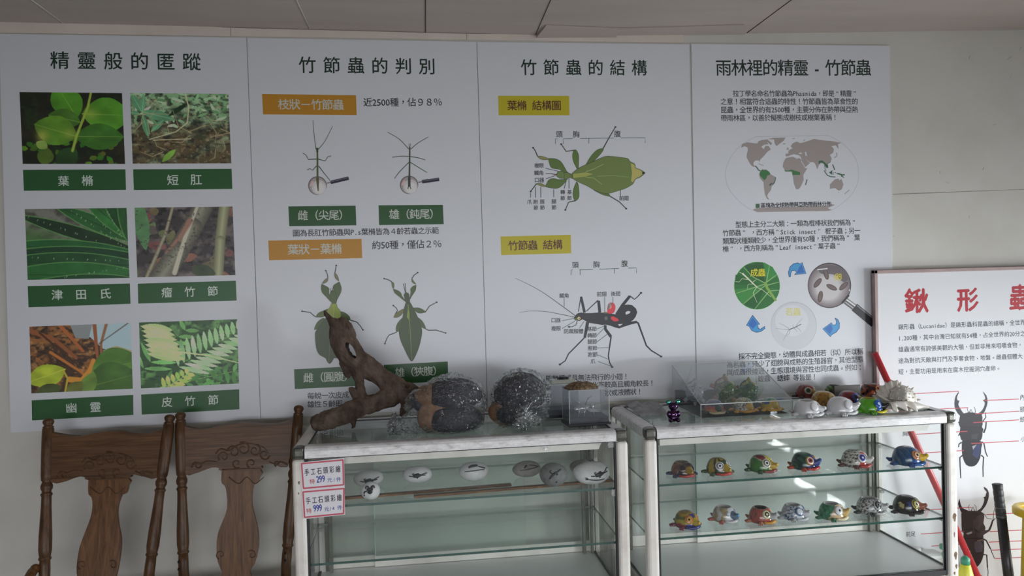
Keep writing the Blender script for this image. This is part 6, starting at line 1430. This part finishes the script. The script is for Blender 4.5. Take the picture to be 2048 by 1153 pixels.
def inc(u, row, lb, yaw, *a, **k):
    y = cy0 + .068 if row == 'front' else cy1 - .040
    x = min(max(at(u, 815, 'y', y).x, cx0 + .052), cx1 - .056); a = list(a); a[0] *= .86
    r = turtle(lb, x, y, CZ, yaw, *a, group=G4, **k)
    if row == 'back':                              # propped upright on its tail, shell towards the viewer
        q = Matrix(((.10, -.995, 0), (.30, .03, -.953), (.949, .095, .30))); up_ = Vector((.12, .42, .90)).normalized(); zl = Vector((-.05, -.90, .42)); zl = (zl - up_ * zl.dot(up_)).normalized(); yl = zl.cross(up_)
        r.rotation_euler = Matrix((up_, yl, zl)).transposed().to_euler(); bpy.context.view_layer.update()
        zm = min((r.matrix_basis @ v.co).z for c_ in r.children for v in c_.data.vertices); ym = max((r.matrix_basis @ v.co).y for c_ in r.children for v in c_.data.vertices)
        r.location.z += CZ + .0005 - zm; r.location.y += cy1 - .021 - ym
    return r
inc(1428, 'front', 'blue-topped turtle with orange red and cream flower band, front left in the case', D(-75), 1.1, ('bands', 31, [(196, 130, 86), (176, 70, 54), (24, 40, 96), (30, 50, 110), (60, 76, 110)]), None, ((40, 60, 120), (30, 46, 100)), (30, 70, 56), (206, 190, 150), (24, 62, 48), beak_up=0, eyes=False)
inc(1487, 'front', 'cream and silver turtle with branching lines over an orange rim, front middle in the case', D(-70), 1.12, ('ink', 32, [(60, 54, 48), (206, 206, 196)]), None, ((200, 200, 200), (60, 60, 60)), (206, 160, 50), (214, 150, 30), (214, 160, 40), beak_up=0, eyes=False)
inc(1548, 'front', 'green and blue turtle with striped yellow rim, front right in the case', D(-75), 1.02, ('bands', 33, [(214, 176, 40), (196, 170, 60), (44, 80, 150), (46, 140, 60), (44, 150, 64)]), (206, 170, 44), ((60, 140, 70), (40, 70, 140)), (206, 176, 70), (224, 172, 30), (224, 172, 30), beak_up=.2, eyes=False)
inc(1388, 'back', 'pale grey blue-scribbled turtle, rear left in the case', D(-95), 1.1, ('ink', 34, [(110, 124, 150), (196, 200, 206)]), None, ((200, 204, 210), (120, 130, 150)), (190, 194, 200), (190, 194, 200), (180, 186, 196))
inc(1447, 'back', 'dark green speckled turtle with red and white feet, rear middle in the case', D(-80), 1.2, ('spots', 35, [(46, 84, 54), (150, 150, 80), (110, 60, 50)]), (96, 64, 54), ((196, 190, 150), (60, 70, 50)), (150, 120, 70), (176, 90, 90), (170, 96, 92))
inc(1500, 'back', 'blue-green flowered turtle, rear right in the case', D(-80), 1.02, ('flowers', 36, [(40, 76, 76), (200, 180, 90), (90, 130, 110), (50, 100, 70)]), (44, 80, 60), ((200, 180, 90), (50, 60, 50)), (160, 140, 70), (70, 60, 90), (70, 70, 96))
# small pair of horned charms perched on turtles
# ------------------------------------------------------------------ grey cloth, shiny bear, sea shell
M_grey = noisy('grey_cloth', [(.3, (.27, .275, .285)), (.7, (.40, .405, .415))], 25, .9, bump=.25)
mb = MB(); nx, ny = 34, 22; V = []
q = [Vector((*at_z(1262, 836, TZ), 0)), Vector((*at_z(1338, 838, TZ), 0)), Vector((2.50, -.085, 0)), Vector((2.352, -.085, 0))]
q[0] = Vector((2.352, -.30, 0)); q[1] = Vector((2.455, -.32, 0))
for j_ in range(ny + 1):
    for k in range(nx + 1):
        u, v = k / nx, j_ / ny; p = q[0].lerp(q[1], u).lerp(q[3].lerp(q[2], u), v)
        w = noise.fractal(Vector((u * 3.2, v * 3.0, 4.4)), 1, 2, 3); e_ = min(1, min(u, 1 - u, v, 1 - v) * 7)
        p += Vector((.012 * noise.noise(Vector((u * 5, v * 5, 1))), .012 * noise.noise(Vector((u * 5, v * 5, 8))), 0)) * (1.2 - e_)
        V.append((p.x, p.y, TZ + .0045 + .018 * max(0, w + .35) * (.35 + .65 * e_) + .010 * v))
top_ = len(V); V += [(a_, b_, max(TZ + .0012, c_ - .003)) for a_, b_, c_ in V]
F = [(j_ * (nx + 1) + k, j_ * (nx + 1) + k + 1, (j_ + 1) * (nx + 1) + k + 1, (j_ + 1) * (nx + 1) + k) for j_ in range(ny) for k in range(nx)]
F += [tuple(i + top_ for i in reversed(f)) for f in F]
ring_ = [k for k in range(nx + 1)] + [j_ * (nx + 1) + nx for j_ in range(1, ny + 1)] + [ny * (nx + 1) + k for k in range(nx - 1, -1, -1)] + [j_ * (nx + 1) for j_ in range(ny - 1, 0, -1)]
F += [(ring_[k], ring_[k - 1], ring_[k - 1] + top_, ring_[k] + top_) for k in range(len(ring_))]
mb.add(V, F); tag(mb.build('folded_cloth', M_grey), 'crumpled grey cloth lying at the left end of the right cabinet', 'cloth')
# iridescent little bear
m_, nt, out = new_mat('iridescent_metal'); p_ = pbsdf(nt, out, (.10, .05, .12), .08, 1.0)
if 'Thin Film Thickness' in p_.inputs: p_.inputs['Thin Film Thickness'].default_value = 420; p_.inputs['Thin Film IOR'].default_value = 1.9
m2, nt2, out2 = new_mat('iridescent_ears'); pp_ = pbsdf(nt2, out2, (.10, .42, .34), .1, 1.0)
bx, by = at_z(1347, 845, TZ); BEAR = thing('bear_figurine', 'tiny shiny purple bear figurine with green ears', 'figurine', (bx, by, TZ + .0008), D(-4))
k_ = .00116 * 1.0
def bl(name, parts, mat, parent=None):
    mb = MB()
    for c, r_ in parts: mb.ball([v * .00118 for v in c], [v * .00118 for v in r_], 20, 14)
    return mb.build(name, mat, parent or BEAR, local=True)
hd = bl('head', [((0, 0, 49), (15, 13, 13.5)), ((0, -11, 46), (7, 6, 5))], m_)
for s_ in (-1, 1):
    bl('ear', [((s_ * 15, 0, 62), (7.5, 5.5, 7.5))], m2, hd)
    bl('arm', [((s_ * 15, -3, 25), (6, 7, 11))], m_); bl('leg', [((s_ * 11, -10, 8), (7.5, 12, 7.8))], m_)
bl('body', [((0, 0, 22), (14.5, 12.5, 18)), ((0, 0, 13), (16, 13, 12.8))], m_)
# spiny white sea shell
M_shell = noisy('white_shell', [(.3, (.52, .48, .41)), (.55, (.72, .69, .63)), (.75, (.80, .785, .75))], 28, .45, bump=.35, bdist=.002)
sx, sy = at_z(1806, 823, TZ); SHL = thing('sea_shell', 'large spiny white conch shell at the right end of the right cabinet', 'shell', (sx, sy, TZ), 0)
def s3(u, v, off=0.0): p = at(u, v, 'y', sy + off); return p
mb = MB()                                     # flared fan of the lip
c = s3(1793, 812, .01); na, nr = 44, 10; V = []
for i_ in range(nr + 1):
    t = i_ / nr
    for k in range(na + 1):
        g = math.radians(58 + 150 * k / na); R0 = (.100 + .012 * math.sin(g * 2)) * (1 + .10 * abs(math.sin(k * 1.15)) * t ** 3)
        ruf = .010 * math.sin(k * 1.15) * t ** 1.5 + .028 * t * t
        V.append((c.x + R0 * t * math.cos(g) * .72, c.y + ruf + .01, max(ZT + .001, c.z + R0 * t * math.sin(g) * .82)))
off = len(V); V += [(a_, b_ + .004, c_) for a_, b_, c_ in V]
F = [(i_ * (na + 1) + k, i_ * (na + 1) + k + 1, (i_ + 1) * (na + 1) + k + 1, (i_ + 1) * (na + 1) + k) for i_ in range(nr) for k in range(na)]
F += [tuple(x_ + off for x_ in reversed(f)) for f in F]
F += [(nr * (na + 1) + k, nr * (na + 1) + k + 1, nr * (na + 1) + k + 1 + off, nr * (na + 1) + k + off) for k in range(na)]
mb.add(V, F); mb.build('flared_lip', M_shell, SHL)
mb = MB()                                     # coiled spire facing the viewer, with knobs
A = s3(1800, 800, .03); Bp = s3(1812, 789, -.055); ax = (Bp - A); L = ax.length
prof2 = []; 
for k in range(41):
    t = k / 40; base = .052 * (1 - t) ** .85 + .003; prof2.append((base * (1 + .10 * math.sin(t * 22)), L * t))
prof2 = [(.03, -.02)] + prof2
mb.lathe(prof2, A, 28, axis=ax)
Rm = ax.to_track_quat('Z', 'Y').to_matrix()
for k in range(30):
    t = k / 30; g = t * 22; rr_ = .052 * (1 - t) ** .85 + .004; p = A + Rm @ Vector((rr_ * math.cos(g), rr_ * math.sin(g), L * t)); d = Rm @ Vector((math.cos(g), math.sin(g), .3)); hgt = .013 * (1 - t) + .003
    if p.z > TZ + .012: mb.tube([p - d * .003, p + d * hgt * .6, p + d * hgt], [.0055 * (1 - t * .6), .0035 * (1 - t * .6), .0008], 8)
mb.v = [(a_, b_, max(c_, ZT + .0012)) for a_, b_, c_ in mb.v]; mb.build('spire', M_shell, SHL)
mb = MB()                                     # ribbed tail lying to the right, and lower ruffle
a0, a1 = s3(1806, 812, -.02), s3(1858, 812, .01); a1.z = TZ + .006; n_ = 26; V = []
for k in range(n_ + 1):
    t = k / n_; cc = a0.lerp(a1, t); w = .030 * (1 - t) ** .8 + .004
    for j_ in range(12):
        g = 2 * math.pi * j_ / 12; rib = 1 + .14 * math.sin(j_ * 2.1 + t * 5); V.append((cc.x, cc.y + w * rib * 1.2 * math.cos(g), max(ZT + .001, cc.z + w * rib * .8 * math.sin(g))))
mb.add(V, [(k * 12 + j_, k * 12 + (j_ + 1) % 12, (k + 1) * 12 + (j_ + 1) % 12, (k + 1) * 12 + j_) for k in range(n_) for j_ in range(12)] + [tuple(range(11, -1, -1)), tuple(n_ * 12 + j_ for j_ in range(12))])
mb.build('ribbed_tail', M_shell, SHL)
mb = MB(); V = []; n_ = 40
for k in range(n_ + 1):
    t = k / n_; p0 = s3(1776 + 52 * t, 806 - 3 * math.sin(t * 3), -.045); ruf = math.sin(t * 17)
    for j_ in range(7):
        s_ = j_ / 6; V.append((p0.x + .006 * ruf * s_, p0.y - .028 * s_ - .006 * ruf * s_, max(ZT + .001, p0.z - (.022 + .008 * ruf) * s_ * s_ + .004 * math.sin(s_ * 3))))
off = len(V); V += [(a_, b_ + .003, max(ZT + .0008, c_ - .003)) for a_, b_, c_ in V]
F = [(k * 7 + j_, k * 7 + j_ + 1, (k + 1) * 7 + j_ + 1, (k + 1) * 7 + j_) for k in range(n_) for j_ in range(6)]
F += [tuple(i_ + off for i_ in reversed(f)) for f in F] + [(k * 7 + 6, (k + 1) * 7 + 6, (k + 1) * 7 + 6 + off, k * 7 + 6 + off) for k in range(n_)]
mb.add(V, F); mb.build('ruffled_edge', M_shell, SHL)
mb = MB(); pa_, pb_ = s3(1752, 789, 0), s3(1780, 806, .01); mb.tube([pa_, pa_.lerp(pb_, .5), pb_], [.001, .010, .018], 10, flat=.5); mb.v = [(a_, b_, max(c_, ZT + .0012)) for a_, b_, c_ in mb.v]; mb.build('spine', M_shell, SHL)

# ------------------------------------------------------------------ things standing to the right of the cabinet
M_red = simple('red_plastic_pole', (.52, .035, .045), .28, spec=.6)
t_, b_ = at(1749, 706, 'y', -.052), at(1955, 1153, 'y', -.20)
d = (b_ - t_); foot = t_ + d * ((t_.z - .01) / -d.z)
RP = thing('broom', 'red broom handle slanting behind the right cabinet against the framed board', 'broom', (foot.x, foot.y, 0))
mb = MB(); mb.tube([t_, t_ + d * .002, foot + (t_ - foot) * .12], [.010, .0135, .0135], 16); mb.build('handle', M_red, RP)
mb = MB(); dn = (t_ - foot).normalized(); mb.tube([foot + dn * .10, foot + dn * .24], [.022, .017], 14); mb.build('socket', M_red, RP)
mb = MB(); c = foot + dn * .05; mb.box((c.x - .02, c.y - .12, .035), (c.x + .02, c.y + .08, .12), bev=.01); mb.build('broom_head', M_red, RP)
mb = MB(); mb.box((c.x - .022, c.y - .125, .0), (c.x + .022, c.y + .085, .04)); mb.build('bristles', simple('grey_bristles', (.25, .25, .25), .9), RP)
# black grip
g0, g1 = at(1994.5, 968, 'y', -.17), at(2018, 1160, 'y', -.20); d = (g1 - g0); foot = g0 + d * (g0.z / -d.z)
BP = thing('black_pole', 'black pole with ridged rubber grip standing before the framed board', 'pole', (foot.x, foot.y, 0))
pts, rad = [], []; dn = d.normalized()
for k in range(61):
    t = k / 60; s_ = t * .145; pts.append(g0 + dn * s_); rr_ = .0182 + .0016 * abs(math.sin(t * 5.5 * math.pi)) ** .6
    rad.append(.015 if k == 0 else (.0205 if k < 4 else rr_))
mb = MB(); mb.tube(pts, rad, 20); mb.build('grip', simple('black_rubber', (.016, .016, .018), .42, bump=(120, .3, .001)), BP)
mb = MB(); mb.tube([g0 + dn * .143, foot], [.0190, .0205], 20); mb.build('shaft', simple('black_shaft', (.018, .018, .020), .3), BP)
for s_ in (.098, .134):
    mb = MB(); mb.tube([g0 + dn * s_, g0 + dn * (s_ + .004)], .0200, 20); mb.build('grip_ring', simple('grey_ring', (.10, .10, .10), .3), BP)
# yellow stool at the picture edge
M_yel = simple('yellow_plastic', (.80, .56, .03), .3, spec=.5)
c0 = at(2053, 1040, 'y', -.26); w = .26
YS = thing('plastic_stool', 'yellow plastic stool cut off by the right edge of the picture', 'stool', (c0.x + w / 2, -.26, 0))
ztop = at(2036, 1027, 'y', -.26).z; cxs = c0.x + w / 2
def rrect(hw, rad, n=6):
    P = []
    for qx, qy, a0 in [(1, 1, 0), (-1, 1, 90), (-1, -1, 180), (1, -1, 270)]:
        for k in range(n + 1):
            g = math.radians(a0 + 90 * k / n); P.append((qx * (hw - rad) + rad * math.cos(g), qy * (hw - rad) + rad * math.sin(g)))
    return P
O = rrect(w / 2, .085); I = rrect(w / 2 - .030, .06); n_ = len(O); V = []
for P, z in ((O, ztop - .030), (O, ztop - .006), ([(a_ * .97, b2 * .97) for a_, b2 in O], ztop), ([(a_ * 1.04, b2 * 1.04) for a_, b2 in I], ztop), (I, ztop - .006), (I, ztop - .018)):
    V += [(cxs + a_, -.26 + b2, z) for a_, b2 in P]
F = [(k * n_ + j_, k * n_ + (j_ + 1) % n_, (k + 1) * n_ + (j_ + 1) % n_, (k + 1) * n_ + j_) for k in range(5) for j_ in range(n_)]
mb = MB(); mb.add(V, F); mb.build('rim', M_yel, YS)
mb = MB(); V = [(cxs + a_, -.26 + b2, ztop - .018) for a_, b2 in I] + [(cxs + a_, -.26 + b2, ztop - .022) for a_, b2 in I]
mb.add(V, [tuple(range(n_)), tuple(range(2 * n_ - 1, n_ - 1, -1))] + [(j_, (j_ + 1) % n_, (j_ + 1) % n_ + n_, j_ + n_) for j_ in range(n_)], 0, None, False); mb.build('seat', M_yel, YS)
for a_ in (-1, 1):
    for b2 in (-1, 1):
        mb = MB(); mb.tube([(cxs + a_ * (w / 2 - .075), -.26 + b2 * (w / 2 - .075), ztop - .018), (cxs + a_ * (w / 2 - .055), -.26 + b2 * (w / 2 - .055), .0)], [.034, .024], 12); mb.build('leg', M_yel, YS)
# bottles between cabinet and board
M_gcap = simple('green_cap', (.05, .28, .17), .35); M_ybot = simple('yellow_bottle', (.62, .62, .05), .3); M_wbot = noisy('white_plastic', [(.3, (.66, .67, .66)), (.7, (.76, .77, .76))], 8, .4)
p = at(1931, 1128, 'y', -.34)
YB_ = thing('detergent_bottle', 'yellow bottle with green cap behind the right cabinet post', 'bottle', (p.x, p.y, 0))
h_ = p.z
mb = MB(); mb.lathe([(.03, 0), (.036, .004), (.036, h_ * .62), (.030, h_ * .85), (.018, h_ - .004), (.014, h_)], (p.x, p.y, 0), 24); mb.build('bottle', M_ybot, YB_)
mb = MB(); mb.lathe([(.0165, h_ - .002), (.0165, h_ + .02), (.010, h_ + .026), (.006, h_ + .030)], (p.x, p.y, 0), 20); mb.build('cap', M_gcap, YB_)
p = at(1899, 1100, 'y', -.21); SPB = thing('spray_bottle', 'white spray bottle with green trigger head seen through the cabinet side glass', 'bottle', (p.x, p.y, 0)); h_ = p.z - .02
mb = MB(); mb.lathe([(.034, 0), (.042, .004), (.042, h_ * .70), (.026, h_ * .92), (.015, h_)], (p.x, p.y, 0), 24); mb.build('bottle', M_wbot, SPB)
mb = MB(); mb.lathe([(.018, h_ - .002), (.018, h_ + .020), (.012, h_ + .026)], (p.x, p.y, 0), 18); mb.box((p.x - .040, p.y - .011, h_ + .022), (p.x + .026, p.y + .011, h_ + .046), bev=.005); mb.tube([(p.x - .018, p.y, h_ + .024), (p.x - .030, p.y, h_ + .004), (p.x - .026, p.y, h_ - .018)], [.007, .006, .004], 10); mb.build('trigger_head', M_gcap, SPB)
p = at(1852, 1098, 'y', -.085); JUG = thing('plastic_jug', 'white plastic jug standing behind the right cabinet side glass', 'jug', (p.x, p.y, 0)); h_ = p.z
mb = MB(); mb.box((p.x - .075, p.y - .038, 0), (p.x + .065, p.y + .036, h_ - .012), bev=.018); mb.build('body', M_wbot, JUG)
mb = MB(); mb.lathe([(.018, h_ - .014), (.018, h_ + .006), (.014, h_ + .008)], (p.x - .045, p.y, 0), 18); mb.build('cap', M_wbot, JUG)
p = at(1933, 1108, 'y', -.085)
WJ = thing('white_bottle', 'white bottle behind the red broom handle, right of the cabinet post', 'bottle', (p.x, p.y, 0))
mb = MB(); h_ = p.z + .012; mb.lathe([(.03, 0), (.034, .004), (.034, h_ * .72), (.022, h_ * .9), (.014, h_ * .93), (.014, h_)], (p.x, p.y, 0), 22); mb.build('bottle', M_wbot, WJ)
# fluorescent fittings on the ceiling far behind the camera, mirrored in the right cabinet's glass
M_tube, nt_, out_ = new_mat('lit_fluorescent_tube'); em_ = nt_.nodes.new('ShaderNodeEmission'); em_.inputs[0].default_value = (.95, .98, 1, 1); em_.inputs[1].default_value = 75; nt_.links.new(em_.outputs[0], out_.inputs[0])
M_fix = simple('white_lamp_housing', (.7, .7, .7), .4)
for k, (y0, y1, lb) in enumerate([(-6.55, -5.40, 'fluorescent ceiling lamp nearer the display cabinets'), (-7.85, -6.70, 'fluorescent ceiling lamp farther from the display cabinets')]):
    FL = thing('ceiling_lamp', lb, 'lamp', (6.52, (y0 + y1) / 2, 2.5), 0, 'fluorescent lamps on the ceiling')
    mb = MB(); mb.box((6.46, y0, 2.535), (6.58, y1, 2.598), bev=.006); mb.build('housing', M_fix, FL)
    mb = MB(); mb.tube([(6.52, y0 + .03, 2.495), (6.52, y1 - .03, 2.495)], .036, 14); mb.build('tube', M_tube, FL)
